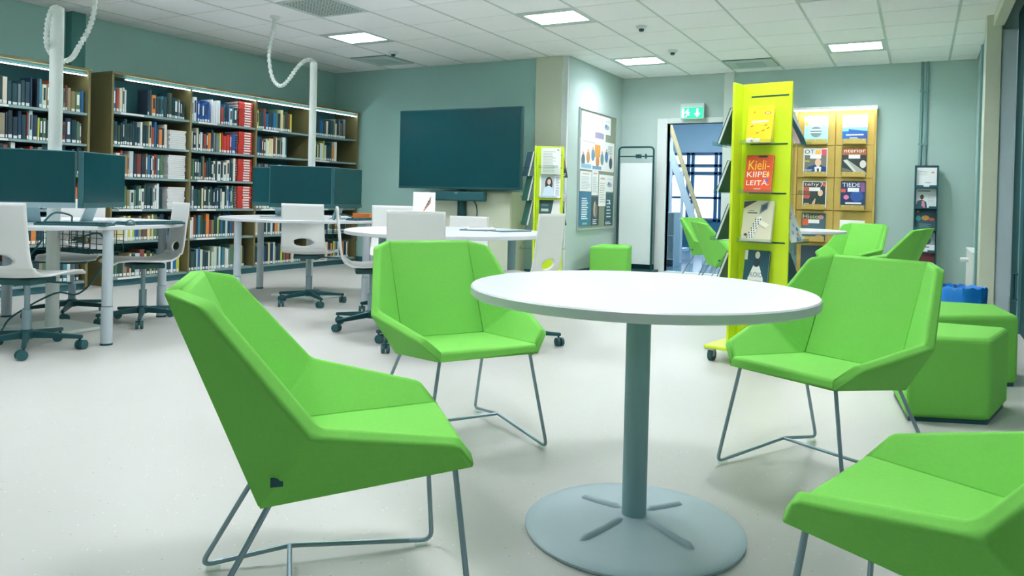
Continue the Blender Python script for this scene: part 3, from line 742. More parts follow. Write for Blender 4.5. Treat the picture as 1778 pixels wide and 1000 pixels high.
at_ = so.data.attributes.new('tone', 'FLOAT_COLOR', 'FACE')
for i, c in enumerate(tones): at_.data[i].color = c
tag(so, 'remaining rows of mixed books on the lower shelves', 'books', kind='stuff')

# ------------------------------------------------------------------ television on its stand
e = thing('television', 'large dark flat television on a floor stand before the left back wall', 'television', (-4.90, 7.66, 0))
MB().box(-.865,-.03,1.047,.865,.03,2.012,mat('tv_bezel', '#175055', .35)).build('bezel', e, bevel=.006)
MB().box(-.85,-.033,1.075,.85,-.029,1.998,SCREEN).build('screen', e)
MB().box(-.62,.03,1.2,.62,.09,1.85,BLACKP).build('rear_housing', e)
MB().tube([(0,.10,.03),(0,.10,1.5)], .055, DARK, 18).build('post', e)
MB().box(-.42,-.24,0,.42,.30,.03,DARK).build('foot_plate', e, bevel=.006)
MB().box(-.08,.04,1.3,.08,.10,1.6,DARK).build('bracket', e)
MB().tube(spline([(.03,.05,.95),(.16,.12,.90),(.20,.13,.75),(.14,.14,.55),(.06,.12,.4)]), .008, CABLE, 8).build('power_cable', e)
e = thing('soundbar', 'dark soundbar hanging below the television', 'speaker', (-4.91, 7.68, .905))
MB().box(-.385,-.045,0,.385,.045,.115,mat('speaker_cloth', '#215a60', .8, noise=.15, scale=150)).build('body', e, bevel=.02, seg=3)
MB().box(-.02,-.048,.09,.02,-.045,.098,ALU).build('badge', e)
e = thing('low_cabinet', 'pale low cabinet against the wall behind the television stand', 'cabinet', (-4.86, 7.99, 0))
MB().box(-.62,-.18,.06,.62,.19,1.03,CREAM).build('body', e, bevel=.003)
for s in (-1, 1):
    d = MB().box(-.305+.31*s-.0,-.2,.08,.305+.31*s-.0,-.181,1.01,CREAM).build('door', e, bevel=.003)
    MB().tube([(.05*s,-.205,.55),(.05*s,-.225,.56),(.05*s,-.225,.66),(.05*s,-.205,.67)], .006, STEEL, 8).build('handle', d)
MB().box(-.60,-.16,0,.60,.18,.06,BASEB).build('plinth', e)

# ------------------------------------------------------------------ lime display towers
def tower(loc, rz, H, label, zs):
    e = thing('display_tower', label, 'display stand', loc, rz, 'lime green display towers')
    c, L, t = .085, .300, .016
    for k in range(4):
        T = Matrix.Rotation(k*PI/2, 4, 'Z')
        # front panel (faces -y): from core left edge to right by L
        Lk = 2*c+.012 if k == 2 else L      # the rear panel stops at the core
        p = MB().box(-c, -c-t, .10, -c+Lk, -c, H, LIME, T).build('panel', e, bevel=.003)
        for z in zs:
            MB().box(-c+.055, -c-t-.0015, z-.004, -c+Lk-.02, -c-t+.001, z+.004, DARK, T).build('slot', p)
        for z in (zs[1:] if k != 2 else []):
            dp = .105 if k % 2 == 0 else .145
            s = MB().box(-c+.03, -c-t-dp, z-.004, -c+L-.06, -c-t, z, ACRYL, T)
            s.box(-c+.03, -c-t-dp-.004, z-.004, -c+L-.06, -c-t-dp, z+.022, ACRYL, T); s.build('clear_shelf', e)
    b = MB().box(-.235,-.235,.078,.235,.235,.10,LIME).build('base_board', e, bevel=.008)
    for sx in (-1, 1):
        for sy in (-1, 1):
            cs = MB(); C = Matrix.Translation((.20*sx, .20*sy, 0))
            cs.box(-.03,-.03,.070,.03,.03,.078,ALU,C); cs.box(-.02,-.008,.03,-.016,.02,.072,ALU,C); cs.box(.016,-.008,.03,.02,.02,.072,ALU,C)
            cs.tube([(-.014,.012,.036),(.014,.012,.036)], .036, BLACKP, 18, T=C); cs.build('castor', e)
    return e
TZ = [1.605, 1.319, 1.027, .736, .445]
TL, TR = (-.862, 4.771, 0), math.atan2(-.194, .981)
tower(TL, TR, 1.684, 'tall yellow-green display tower of books right of centre', TZ)
def on_tower(loc, rz, side, z, off, w, h, t, base, fn, name, label, cat, grp, tilt=.20, pages=True, roll=0, out=.045, yaw=0):
    T = Matrix.Translation(loc) @ Matrix.Rotation(rz+side*PI/2, 4, 'Z')
    p = T @ Vector((off, -.085-.016-out, z+.0015))
    return sheet_item(name, label, cat, p, rz+side*PI/2+yaw, tilt, w, h, t, base, fn, grp, pages, roll)
def cov_yellow(p, w, h):
    p.text('X', -.25*w, .80*h, .06*h, '#5a4a2a'); p.ell(.28*w, .80*h, .13*w, .035*h, '#e0722a'); p.ell(.28*w, .80*h, .09*w, .018*h, '#f6d9a8')
    p.rect(-.34*w, .55*h, .34*w, .60*h, '#fff8c8'); p.rect(-.34*w, .51*h, .2*w, .53*h, '#fff3a8')
    for a, b in ((-.35,.42),(.2,.44),(.3,.36),(-.1,.24),(.12,.3)): p.poly([(a*w,b*h),((a+.1)*w,(b+.03)*h),((a+.09)*w,(b+.05)*h),((a-.01)*w,(b+.02)*h)], '#7a6420')
    p.ell(-.33*w, .07*h, .15*w, .07*h, '#f1efe0'); p.ell(-.05*w, .06*h, .14*w, .055*h, '#e9e6d4'); p.ell(-.25*w, .05*h, .05*w, .03*h, '#9a927a')
def cov_orange(p, w, h):
    p.rect(-.05*w, .93*h, .28*w, .98*h, '#3a3f4a'); p.text('Kieli-', 0, .60*h, .26*h, '#ffcf3a', w*.78)
    p.text('KIIPEI', -.02*w, .40*h, .15*h, '#fff3ea', w*.80); p.text('LEITÄ.', 0, .18*h, .16*h, '#fff3ea', w*.84)
    p.ell(.36*w, .47*h, .05*w, .06*h, '#ffd84a'); p.ell(.34*w, .31*h, .06*w, .05*h, '#7a5fb8'); p.rect(-.12*w, .07*h, .14*w, .09*h, '#fbd9c8')
def cov_house(p, w, h):
    p.poly([(-.5*w,.97*h),(-.05*w,h),(-.5*w,.80*h)], '#4c5450'); p.rect(-.35*w, .68*h, -.02*w, .71*h, '#6a6d60'); p.rect(-.3*w, .74*h, -.12*w, .755*h, '#8a8b78')
    p.poly([(.05*w,.66*h),(.30*w,.80*h),(.32*w,.98*h),(.08*w,.90*h)], '#8f9a95'); p.poly([(.1*w,.72*h),(.28*w,.82*h),(.29*w,.94*h),(.11*w,.87*h)], '#4e6a72')
    p.poly([(0,.45*h),(.12*w,.52*h),(.42*w,.42*h),(.30*w,.34*h)], '#f4f0d8'); p.poly([(.0,.45*h),(.30*w,.34*h),(.30*w,.30*h),(0,.40*h)], '#c9c2a0')
    p.poly([(-.30*w,.05*h),(-.10*w,.05*h),(.13*w,.50*h),(.14*w,.62*h),(.0,.60*h),(-.12*w,.36*h)], '#f4f5ee')
    for i in range(5):
        for j in range(9):
            if (i+j) % 2: continue
            t = j/9; x = -.24+.02*i+t*.26+(i-2)*.022; p.ell(x*w, (.09+.5*t)*h, .018*w, .022*h, '#1d2b2e', 8)
    p.ell(-.34*w, .15*h, .06*w, .03*h, '#2c3a3c')
def cov_blue(p, w, h):
    p.poly([(-.34*w,0),(-.30*w,.3*h),(-.12*w,.62*h),(.12*w,.62*h),(.32*w,.3*h),(.36*w,0)], '#eef1ea'); p.ell(0, .68*h, .14*w, .10*h, '#1c3a44'); p.ell(.02*w, .88*h, .10*w, .09*h, '#e7e0cc')
    p.text('HUONO-', .02*w, .33*h, .12*h, '#2f4a50', w*.56); p.rect(.02*w-(w*.52)/2, .15*h+.12*h*.2, .02*w+(w*.52)/2, .15*h+.12*h*.75, '#2f4a50')
    p.rect(-.5*w, .75*h, -.38*w, .99*h, '#f2f4f0')
G_T = 'books on the tall yellow display tower'
FRONT = [(1.319,.225,.153,'#f5d21f',cov_yellow,'yellow book with small doodles on the top ledge of tall display'),
         (1.027,.225,.162,'#e2561f',cov_orange,'orange book titled in white and yellow on tall display'),
         (.736,.245,.18,'#ddd9bd',cov_house,'cream illustrated book with a balcony drawing on tall display'),
         (.445,.24,.148,'#14505c',cov_blue,'dark blue book with white dress figure, lowest on tall display')]
for z, h, w, c, fn, lab in FRONT:
    on_tower(TL, TR, 0, z, .042, w, h, .022, c, fn, 'display_book', lab, 'book', G_T)
def cov_back(p, w, h):
    p.rect(-.45*w, .04*h, -.15*w, .13*h, '#7fae3a'); p.rect(-.08*w, .04*h, .22*w, .13*h, '#6a9a3a'); p.rect(-.42*w, .055*h, -.18*w, .115*h, '#3f7a3a')
for z, h, lab in [(1.319,.23,'dark green-backed book on the left side, top ledge of tall display'), (1.027,.20,'dark green-backed book on the left side, second ledge of tall display'), (.736,.23,'dark green-backed book on the left side, third ledge of tall display'), (.445,.23,'dark green-backed book on the left side, lowest ledge of tall display')]:
    on_tower(TL, TR, 3, z, .07, .17, h, .020, '#1d5f50', cov_back, 'display_book', lab, 'book', G_T, tilt=.36, out=.10)
def cov_r1(p, w, h): p.poly([(-.5*w,.9*h),(-.1*w,h),(.5*w,.2*h),(.5*w,0),(-.2*w,0)], '#1d4c55'); p.poly([(-.5*w,.5*h),(-.3*w,.6*h),(0,0),(-.5*w,0)], '#d9b3a6')
def cov_r2(p, w, h):
    for k in range(12): p.ell(random.uniform(-.4,.4)*w, random.uniform(.05,.9)*h, .1*w, .05*h, random.choice(['#e79aa8','#8fc6e0','#f2b26a','#a9d9a0','#c9d4dc','#5aa7c9']))
for z, h, c, fn, lab in [(1.319,.24,'#c9d6d8',cov_r1,'grey book with a dark swoosh on the right side of tall display'), (.736,.26,'#f0f3f0',cov_r2,'white pastel-splashed book on the right side of tall display'), (.445,.23,'#254f58',None,'dark book low on the right side of tall display')]:
    on_tower(TL, TR, 1, z, .05, .19, h, .012, c, fn, 'display_book', lab, 'book', G_T, tilt=.36, out=.11)
# small tower
SL, SR = (-3.70, 7.57, 0), .40
SZ = [1.44, 1.30, .965, .68, .40]
tower(SL, SR, 1.535, 'smaller yellow-green display tower beside the white column', SZ)
def txt_sheet(p, w, h): p.lines(-.4*w, .08*h, .25*w, .9*h, 14, '#b9c4c0'); p.ell(.36*w, .92*h, .05*w, .02*h, '#4a5a5a')
on_tower(SL, SR, 0, 1.225, .075, .215, .29, .003, '#f2f5f0', txt_sheet, 'notice_sheet', 'white printed sheet at the top of the smaller display tower', 'sheet', None, tilt=0.0, pages=False).location.y += 0
def cov_woman(p, w, h):
    p.rect(-.5*w, .86*h, .5*w, h, '#dfe6ea'); p.rect(-.42*w, .9*h, .3*w, .96*h, '#7f98a8'); p.rect(-.42*w, .05*h, .2*w, .84*h, '#b7c8cf')
    p.ell(-.06*w, .55*h, .18*w, .26*h, '#2c2f36'); p.ell(-.05*w, .62*h, .085*w, .11*h, '#e3bfa8'); p.poly([(-.38*w,.05*h),(-.25*w,.4*h),(-.05*w,.48*h),(.16*w,.36*h),(.22*w,.05*h)], '#cfe2f2'); p.lines(.26*w, .1*h, .46*w, .84*h, 12, '#9fb0b6')
def cov_vintage(p, w, h):
    p.poly([(.0,0),(.5*w,0),(.5*w,h),(.2*w,h)], '#eceee8'); p.rect(.22*w-(.4*w)/2, .05*h+.12*h*.2, .22*w+(.4*w)/2, .05*h+.12*h*.75, '#26363a')
    for k in range(4): p.rect(-.4*w, (.1+.2*k)*h, -.05*w, (.2+.2*k)*h, random.choice(['#8fa6a0','#c4cdc4','#5a7a78']))
def cov_dark(p, w, h): p.text('M', .1*w, .75*h, .1*h, '#c9d6d8'); p.ell(0, .3*h, .25*w, .2*h, '#6a7f84'); p.lines(-.3*w, .5*h, .3*w, .7*h, 3, '#8fb0b4')
G_S = 'magazines on the smaller display tower'
on_tower(SL, SR, 0, .965, .07, .23, .29, .008, '#eef2f2', cov_woman, 'magazine', 'magazine with a dark-haired woman on the smaller display tower', 'magazine', G_S, pages=False)
on_tower(SL, SR, 0, .68, .07, .23, .28, .008, '#24525a', cov_vintage, 'magazine', 'dark and white magazine below the portrait on the smaller tower', 'magazine', G_S, pages=False)
on_tower(SL, SR, 0, .40, .05, .21, .28, .008, '#1d4650', cov_dark, 'magazine', 'dark magazine lowest on the smaller display tower front', 'magazine', G_S, pages=False)
def cov_face(p, w, h): p.rect(-.5*w,.0,.5*w,.35*h,'#2c3236'); p.ell(-.02*w,.62*h,.26*w,.3*h,'#d9a878'); p.ell(.0,.62*h,.15*w,.2*h,'#efcdb4'); p.lines(-.4*w,.05*h,.4*w,.2*h,2,'#e8eef0')
def cov_fire(p, w, h): p.poly([(-.3*w,.2*h),(-.2*w,.7*h),(0,.5*h),(.1*w,.8*h),(.25*w,.4*h),(.4*w,.2*h),(.1*w,.35*h)], '#f0b060'); p.rect(-.3*w,.9*h,.3*w,.95*h,'#8fb6c0')
def cov_lav(p, w, h): p.rect(-.5*w,0,.5*w,.3*h,'#d8c8dc'); p.ell(.1*w,.6*h,.2*w,.25*h,'#eef0f2')
for z, c, fn, lab in [(1.20,'#8a6a4a',cov_face,'magazine with a blond face at the right of the smaller tower'), (.93,'#b9c3d8',cov_lav,'pale lilac magazine at the right of the smaller tower'), (.66,'#32464f',cov_fire,'dark magazine with an orange flame at the right of the smaller tower')]:
    on_tower(SL, SR, 1, z, .06, .21, .28, .006, c, fn, 'magazine', lab, 'magazine', G_S, tilt=.22, pages=False, out=.10, yaw=-.5)
for z, c, lab in [(1.20,'#2a5560','dark magazine with a white strip left of the smaller tower'), (.93,'#2c6a5c','green-backed magazine left of the smaller tower, middle ledge'), (.66,'#2c6a5c','green-backed magazine left of the smaller tower, low ledge')]:
    on_tower(SL, SR, 3, z, .08, .20, .28, .006, c, (lambda p, w, h: p.rect(.28*w, 0, .5*w, h, '#e4e6df')), 'magazine', lab, 'magazine', G_S, tilt=.22, pages=False, out=.10, yaw=.5)

# ------------------------------------------------------------------ notice board with papers (on wall_side, faces +x)
e = thing('notice_board', 'tall grey-framed notice board covered with posters on the side wall', 'notice board', (XS, 9.13, 1.335), PI/2)
W2, H2 = .61, .74
BRD = mat('board_felt', '#8f9a84', .9, noise=.1, scale=80)
MB().box(-W2, -.012, -H2, W2, 0, H2, BRD).build('panel', e)
for a in ((-W2-.018,-H2-.018,W2+.018,-H2), (-W2-.018,H2,W2+.018,H2+.018), (-W2-.018,-H2,-W2,H2), (W2,-H2,W2+.018,H2)):
    MB().box(a[0], -.022, a[1], a[2], 0, a[3], ALU).build('frame_rail', e)
def board_sheet(u0, u1, v0, v1, base, fn, label, cat='poster', lay=0):
    # u 0..1 left->right, v 0..1 bottom->top ; board local x -> world y
    w, h = (u1-u0)*2*W2, (v1-v0)*2*H2; yc = 9.13+((u0+u1)/2-.5)*2*W2; zb = 1.335+(v0-.5)*2*H2
    sheet_item('poster' if cat == 'poster' else 'notice', label, cat, (XS+.013+.004*lay, yc, zb), PI/2, 0, w, h, .003, base, fn, 'papers on the notice board', partname='sheet')
def ps_people(p, w, h):
    for k, c in enumerate(['#54707a','#c99a62','#6f98b8','#d98f4e','#7a98a0','#4e7fa8','#2f4f66']):
        x = (-.42+.135*k)*w; p.ell(x, (.30+.1*(k % 3))*h, .05*w, .20*h, c); p.ell(x, (.52+.1*(k % 3))*h, .025*w, .05*h, '#e0b99c')
    p.rect(-.1*w,.45*h,.06*w,.85*h,'#e3a24e'); p.rect(-.47*w,.05*h,-.2*w,.18*h,'#8fc0dc'); p.rect(-.16*w,.04*h,.1*w,.15*h,'#7aa6c4'); p.lines(.3*w,.6*h,.45*w,.9*h,6,'#a8b2b2'); p.rect(-.46*w,.88*h,-.1*w,.91*h,'#c5cbcb')
def ps_two(p, w, h): p.rect(.05*w,.68*h,.42*w,.92*h,'#d9c5d0'); p.rect(.05*w,.08*h,.42*w,.32*h,'#9a93b2'); p.lines(-.4*w,.2*h,-.02*w,.9*h,10,'#d3d9d8')
def ps_art(p, w, h): p.ell(0,.42*h,.3*w,.14*h,'#9fb8c4'); p.ell(-.1*w,.5*h,.12*w,.1*h,'#5f8aa0'); p.ell(.14*w,.46*h,.1*w,.08*h,'#c4a9b4'); p.rect(-.3*w,.75*h,.3*w,.78*h,'#c2cbca')
def ps_text(p, w, h): p.rect(-.3*w,.85*h,.3*w,.90*h,'#d9a9a6'); p.lines(-.38*w,.12*h,.38*w,.78*h,9,'#c9cfce')
def ps_blue(p, w, h): p.lines(-.3*w,.2*h,.3*w,.85*h,10,'#dfeef2',.6); p.rect(-.2*w,.05*h,.2*w,.1*h,'#8fc0c8')
def ps_couple(p, w, h): p.ell(-.08*w,.55*h,.16*w,.25*h,'#c7b394'); p.ell(.1*w,.5*h,.16*w,.24*h,'#8f8068'); p.ell(-.06*w,.78*h,.07*w,.05*h,'#e3c2a6'); p.lines(-.3*w,.05*h,.3*w,.25*h,3,'#e6ecec')
def ps_dark(p, w, h): p.lines(-.3*w,.25*h,.3*w,.85*h,6,'#c9dde0',.4); p.ell(.05*w,.72*h,.08*w,.07*h,'#e2ecec'); p.lines(-.4*w,.04*h,.4*w,.14*h,2,'#e8f0f0')
board_sheet(.03,.70,.765,.985,'#f3f6f5',ps_two,'white poster with two small pictures at the top left of the board')
board_sheet(.60,.84,.83,.985,'#f0f4f4',ps_art,'small white poster with a bluish drawing at the top of the board',lay=1)
board_sheet(.02,.97,.50,.765,'#f4f6f3',ps_people,'wide white poster with many people across the board')
board_sheet(.03,.33,.315,.485,'#eef2f2',ps_text,'white notice with grey edge at the left of the board','notice')
board_sheet(.345,.52,.285,.50,'#eef2f0',ps_text,'narrow pale notice in the middle of the board','notice')
board_sheet(.535,.74,.19,.47,'#f4f4f0',ps_text,'long white notice hanging loose right of the board centre','notice',1)
board_sheet(.735,.97,.32,.47,'#f1f4f2',ps_art,'small white notice with a pink figure at the right of the board','notice')
board_sheet(.02,.33,.02,.31,'#3f7f9c',ps_blue,'blue text poster at the lower left of the board')
board_sheet(.345,.56,.02,.275,'#33505a',ps_couple,'dark poster with a couple low on the board')
board_sheet(.73,.97,.015,.31,'#1e5560',ps_dark,'dark teal text poster at the lower right of the board')

# ------------------------------------------------------------------ coat stand with white panel
e = thing('coat_stand', 'black tube coat stand with white back panel beside the doorway', 'coat stand', (-3.405, 9.78, 0))
pts = [(-.245,0,.02)]
for k in range(7):
    a = PI-k*PI/12; pts.append((-.195+.05*math.cos(a), 0, 1.635+.05*math.sin(a)))
for k in range(7):
    a = PI/2-k*PI/12; pts.append((.195+.05*math.cos(a), 0, 1.635+.05*math.sin(a)))
pts.append((.245,0,.02))
MB().tube(pts, .0125, DARK, 12).build('frame', e)
MB().tube([(-.245,0,1.56),(.245,0,1.56)], .008, DARK, 10).build('hanging_rail', e)
MB().box(-.28,-.12,0,.30,.16,.03,DARK).build('base_plate', e, bevel=.004)
MB().box(-.225,.01,.10,.225,.02,1.47,mat('mirror_white', '#e6eff0', .25, noise=.01, scale=2)).build('back_panel', e)
for k in range(3): MB().box(.0+.025*k,-.02,1.535,.018+.025*k,.02,1.585,DARK).build('hook', e)
MB().box(.13,-.02,1.53,.145,.02,1.59,DARK).build('hook', e)

# ------------------------------------------------------------------ exit sign
e = thing('exit_sign', 'lit green exit sign with running figure and arrow above the doorway', 'sign', (-2.69, 9.90, 2.06), 0)
MB().box(-.155,0,.0,.155,.05,.205,mat('sign_housing', '#cddad8', .5)).box(-.15,.05,.15,.15,.118,.19,mat('sign_housing', '#cddad8')).build('housing', e, bevel=.003)
SG = mat('sign_green', '#16b877', .5, emit=.9); SWH = mat('sign_white', '#f2fff8', .5, emit=1.0)
MB().box(-.145,-.003,.008,.145,0,.152,SG).build('face', e)
s = MB()
def sp(pts, y=-.0045): s.add([(x, y, z) for x, z in pts], [tuple(range(len(pts)))], SWH)
sp([(-.135,.02),(-.105,.02),(-.105,.14),(-.135,.14)])
sp([(-.055+.012*math.cos(a*PI/6), .122+.012*math.sin(a*PI/6)) for a in range(12)])
sp([(-.085,.105),(-.055,.108),(-.048,.075),(-.068,.068)]); sp([(-.068,.07),(-.05,.075),(-.03,.05),(-.04,.045),(-.055,.06)]); sp([(-.066,.07),(-.055,.064),(-.075,.025),(-.092,.022),(-.092,.03),(-.08,.034)])
sp([(-.058,.104),(-.03,.085),(-.034,.078),(-.06,.092)]); sp([(-.083,.104),(-.098,.075),(-.091,.072),(-.078,.09)])
sp([(.058,.07),(.058,.135),(.082,.135),(.082,.07)]); sp([(.07,.022),(.03,.07),(.046,.078),(.07,.052),(.094,.078),(.11,.07)])
s.build('pictogram', e)['kind'] = 'stuff'

# ------------------------------------------------------------------ oak magazine wall
e = thing('magazine_wall', 'oak magazine wall unit lit from its top at the back', 'magazine rack', (0, 9.90, 0)); 
MXS = [-1.815, -1.815, -1.37, -.93, -.50]; MZ = [2.085, 1.690, 1.295, .895, .50, .10]
MB().box(MXS[0]-.02,.055,0,MXS[-1]+.02,.11,2.12,OAK).build('back_board', e)
for xx in (MXS[0]-.02, MXS[2]-.012, MXS[-1]): MB().box(xx,-.03,0,xx+.022,.055,2.12,OAK).build('upright', e)
MB().box(MXS[0]-.02,-.10,2.12,MXS[-1]+.03,.11,2.15,TRIMW).build('top_canopy', e)
MB().box(MXS[0],-.07,2.108,MXS[-1],-.03,2.119,mat('canopy_led', '#fff8e8', .5, emit=12.0)).build('led_strip', e)
for i in range(1, 4):
    for j in range(5):
        x0, x1 = MXS[i]+(.012 if i == 2 else .004 if i else .0), MXS[i+1]-(.014 if i == 1 else .004)
        fp = MB().box(x0,.03,MZ[j+1]+.004,x1,.055,MZ[j]-.004,OAK).build('panel', e, bevel=.002)
        if j < 4 or True:
            xc = (MXS[i]+MXS[i+1])/2
            l = MB().box(xc-.13,-.03,MZ[j+1]+.015,xc+.13,.03,MZ[j+1]+.027,OAK).box(xc-.13,-.036,MZ[j+1]+.015,xc+.13,-.03,MZ[j+1]+.075,OAK).build('ledge', e)
            for k in (-1,0,1):
                MB().cbox((xc+.10*k,-.037,MZ[j+1]+.06),(.014,.003,.010),ALU).build('clip', l)
def mg(i, j, base, fn, label, h=.335):
    xc = (MXS[i]+MXS[i+1])/2
    sheet_item('magazine', label, 'magazine', (xc, 9.90+.016, MZ[j+1]+.0275), 0, .03, .275, h, .008, base, fn, 'magazines on the oak wall unit')
def sticker(p, w, h): p.rect(-.22*w,.62*h,.24*w,.76*h,'#f4f6f4')
def m1(p, w, h): p.rect(0-(.8*w)/2, .88*h+.07*h*.2, 0+(.8*w)/2, .88*h+.07*h*.75, '#8fd0d6'); p.ell(-.4*w,.72*h,.08*w,.07*h,'#e2e84a'); p.ell(0,.42*h,.24*w,.2*h,'#6f8f98'); p.rect(0-(.44*w)/2, .46*h+.08*h*.2, 0+(.44*w)/2, .46*h+.08*h*.75, '#f2f8f8'); p.rect(0-(.54*w)/2, .37*h+.06*h*.2, 0+(.54*w)/2, .37*h+.06*h*.75, '#f2f8f8'); sticker(p,w,h); p.lines(-.4*w,.05*h,.3*w,.15*h,2,'#4fa8b4')
def m2(p, w, h): p.rect(-.5*w,0,.5*w,.42*h,'#1668b4'); p.rect(-.5*w,.42*h,.5*w,.56*h,'#7fc0e0'); p.poly([(-.25*w,.3*h),(-.25*w,.5*h),(.5*w,.42*h),(.5*w,.1*h),(0,.1*h)],'#1a56a4'); p.rect(0-(.7*w)/2, .25*h+.09*h*.2, 0+(.7*w)/2, .25*h+.09*h*.75, '#f4f8fa'); p.lines(-.2*w,.12*h,.2*w,.22*h,3,'#cfe6c8'); p.ell(.35*w,.88*h,.12*w,.08*h,'#c9dca8'); p.ell(0,.88*h,.14*w,.06*h,'#dbe6c4'); sticker(p,w,h)
def m3(p, w, h): p.rect(-.45*w,.02*h,.47*w,.75*h,'#7a7a70'); p.text('OT',-.25*w,.80*h,.15*h,'#1d3f52',.4*w); p.rect(.26*w,.75*h,.47*w,.96*h,'#e0566a'); p.rect(0,.78*h,.22*w,.94*h,'#f0b95a'); p.poly([(-.45*w,.02*h),(-.3*w,.32*h),(.1*w,.42*h),(.47*w,.3*h),(.47*w,.02*h)],'#1f4a86'); p.poly([(.02*w,.02*h),(-.03*w,.3*h),(.14*w,.36*h),(.26*w,.3*h),(.22*w,.02*h)],'#eef2f4'); p.poly([(.1*w,.04*h),(.08*w,.26*h),(.16*w,.26*h),(.17*w,.04*h)],'#20364a'); p.ell(.12*w,.48*h,.13*w,.14*h,'#e6bd9f'); sticker(p,w,h); p.lines(-.42*w,.08*h,-.1*w,.24*h,4,'#cfe0ee'); p.lines(-.42*w,.5*h,-.22*w,.58*h,2,'#d8d84a')
def m4(p, w, h): p.rect(-.48*w,.75*h,.48*w,.98*h,'#a8653a'); p.text('nterior',.02*w,.84*h,.12*h,'#f3ece0',.84*w); p.poly([(-.48*w,.02*h),(-.48*w,.3*h),(-.1*w,.2*h),(.1*w,.02*h)],'#6a7268'); p.poly([(-.3*w,.6*h),(.5*w,.12*h),(.5*w,.02*h),(.3*w,.02*h),(-.4*w,.5*h)],'#aab0a6'); p.poly([(-.44*w,.56*h),(.0,.14*h),(.12*w,.14*h),(-.3*w,.58*h)],'#d2d6cc'); p.ell(.36*w,.42*h,.13*w,.14*h,'#d9dad2'); sticker(p,w,h)
def m5(p, w, h): p.rect(-.46*w,.03*h,.46*w,.95*h,'#3a3f44'); p.rect(-.46*w,.35*h,-.18*w,.78*h,'#b85a48'); p.text('tehy',-.12*w,.78*h,.16*h,'#f6efe6',.62*w); p.text('7',.3*w,.78*h,.16*h,'#f6efe6'); p.ell(.4*w,.86*h,.08*w,.06*h,'#e36a4a'); p.ell(.24*w,.56*h,.16*w,.17*h,'#20282c'); p.ell(.25*w,.56*h,.11*w,.12*h,'#e8c3a4'); p.poly([(-.28*w,.03*h),(-.2*w,.4*h),(.1*w,.48*h),(.46*w,.36*h),(.46*w,.03*h)],'#25443f'); p.poly([(-.12*w,.05*h),(-.08*w,.2*h),(.04*w,.36*h),(.06*w,.33*h),(.02*w,.05*h)],'#e6b898'); p.ell(.18*w,.1*h,.1*w,.07*h,'#c2423c'); sticker(p,w,h); p.lines(-.42*w,.06*h,-.2*w,.2*h,3,'#e6e8e4')
def m6(p, w, h): p.rect(-.48*w,.62*h,.48*w,.98*h,'#2f3f6a'); p.rect(-.48*w,.60*h,-.3*w,.72*h,'#e0604e'); p.text('TIEDE',-.08*w,.80*h,.14*h,'#f2f6fa',.72*w); p.rect(.3*w,.62*h,.46*w,.96*h,'#8a5a8f'); p.ell(-.27*w,.42*h,.11*w,.08*h,'#ee7aa8'); p.ell(.15*w,.46*h,.26*w,.2*h,'#2f5aa4'); p.rect(.02*w-(.64*w)/2, .16*h+.11*h*.2, .02*w+(.64*w)/2, .16*h+.11*h*.75, '#f4f2fa'); p.rect(-.2*w,.09*h,.3*w,.13*h,'#a05aa0'); sticker(p,w,h)
def m7(p, w, h): p.rect(-.46*w,.03*h,.46*w,.78*h,'#4a6a74'); p.text('Histo',-.12*w,.80*h,.15*h,'#e8dc7a',.66*w); p.rect(-.46*w,.55*h,-.2*w,.78*h,'#d9623a'); p.ell(.3*w,.85*h,.12*w,.08*h,'#c98a8a'); p.ell(.25*w,.1*h,.2*w,.1*h,'#c9966a'); sticker(p,w,h)
def m8(p, w, h): p.lines(-.3*w,.3*h,.3*w,.8*h,5,'#dbe2e0')
mg(2,0,'#a9dfe2',m1,'pale turquoise magazine, top row left on the oak wall'); mg(3,0,'#d6ecf4',m2,'blue and white magazine, top row right on the oak wall')
mg(2,1,'#eef1f2',m3,'magazine with a man in a blue suit on the oak wall'); mg(3,1,'#2f3a3c',m4,'dark magazine with chrome parts on the oak wall')
mg(2,2,'#eef0ee',m5,'magazine with a red strip and pointing person on the oak wall'); mg(3,2,'#1f3f66',m6,'dark blue science magazine with a pink dot on the oak wall')
mg(2,3,'#3f5f6a',m7,'history magazine with yellow title behind the far table'); mg(3,3,'#f2f5f4',m8,'plain white card above the distant green chair back',.26)
mg(2,4,'#2f4650',None,'dark magazine in the lowest row of the oak wall')
mg(1,1,'#e9f0ee',lambda p,w,h: p.rect(.1*w,.1*h,.5*w,.9*h,'#4aa3c4'),'pale magazine, second row, just right of the yellow tower'); mg(1,2,'#4ab0c0',lambda p,w,h: p.rect(-.5*w,0,.5*w,.4*h,'#7ac04a'),'turquoise and green magazine, third row, beside the yellow tower')

# ------------------------------------------------------------------ black brochure rack and conduits
e = thing('brochure_rack', 'narrow black brochure rack standing against the back wall', 'brochure rack', (.055, 9.86, 0), 0)
RK = mat('rack_metal', '#2b5c68', .4, metal=.3, noise=.03, scale=10)
for s in (-1, 1): MB().box(.115*s-.006,-.06,0,.115*s+.006,.10,1.44,RK).build('side_rail', e)
MB().box(-.12,.085,.05,.12,.095,1.45,RK).build('back_panel', e)
MB().box(-.15,-.16,0,.15,.13,.02,RK).build('base', e)
RZ = [1.20, .96, .715, .46, .22]
for z in RZ: MB().box(-.115,-.06,z-.012,.115,.08,z-.002,RK).box(-.115,-.068,z-.012,-.03,-.06,z+.018,RK).box(.03,-.068,z-.012,.115,-.06,z+.018,RK).build('tray', e)
def b1(p, w, h): p.lines(-.4*w,.6*h,.1*w,.85*h,4,'#d3dadb'); p.ell(.3*w,.75*h,.08*w,.05*h,'#d9a890'); p.rect(-.05*w,.2*h,.2*w,.23*h,'#8fa0a4')
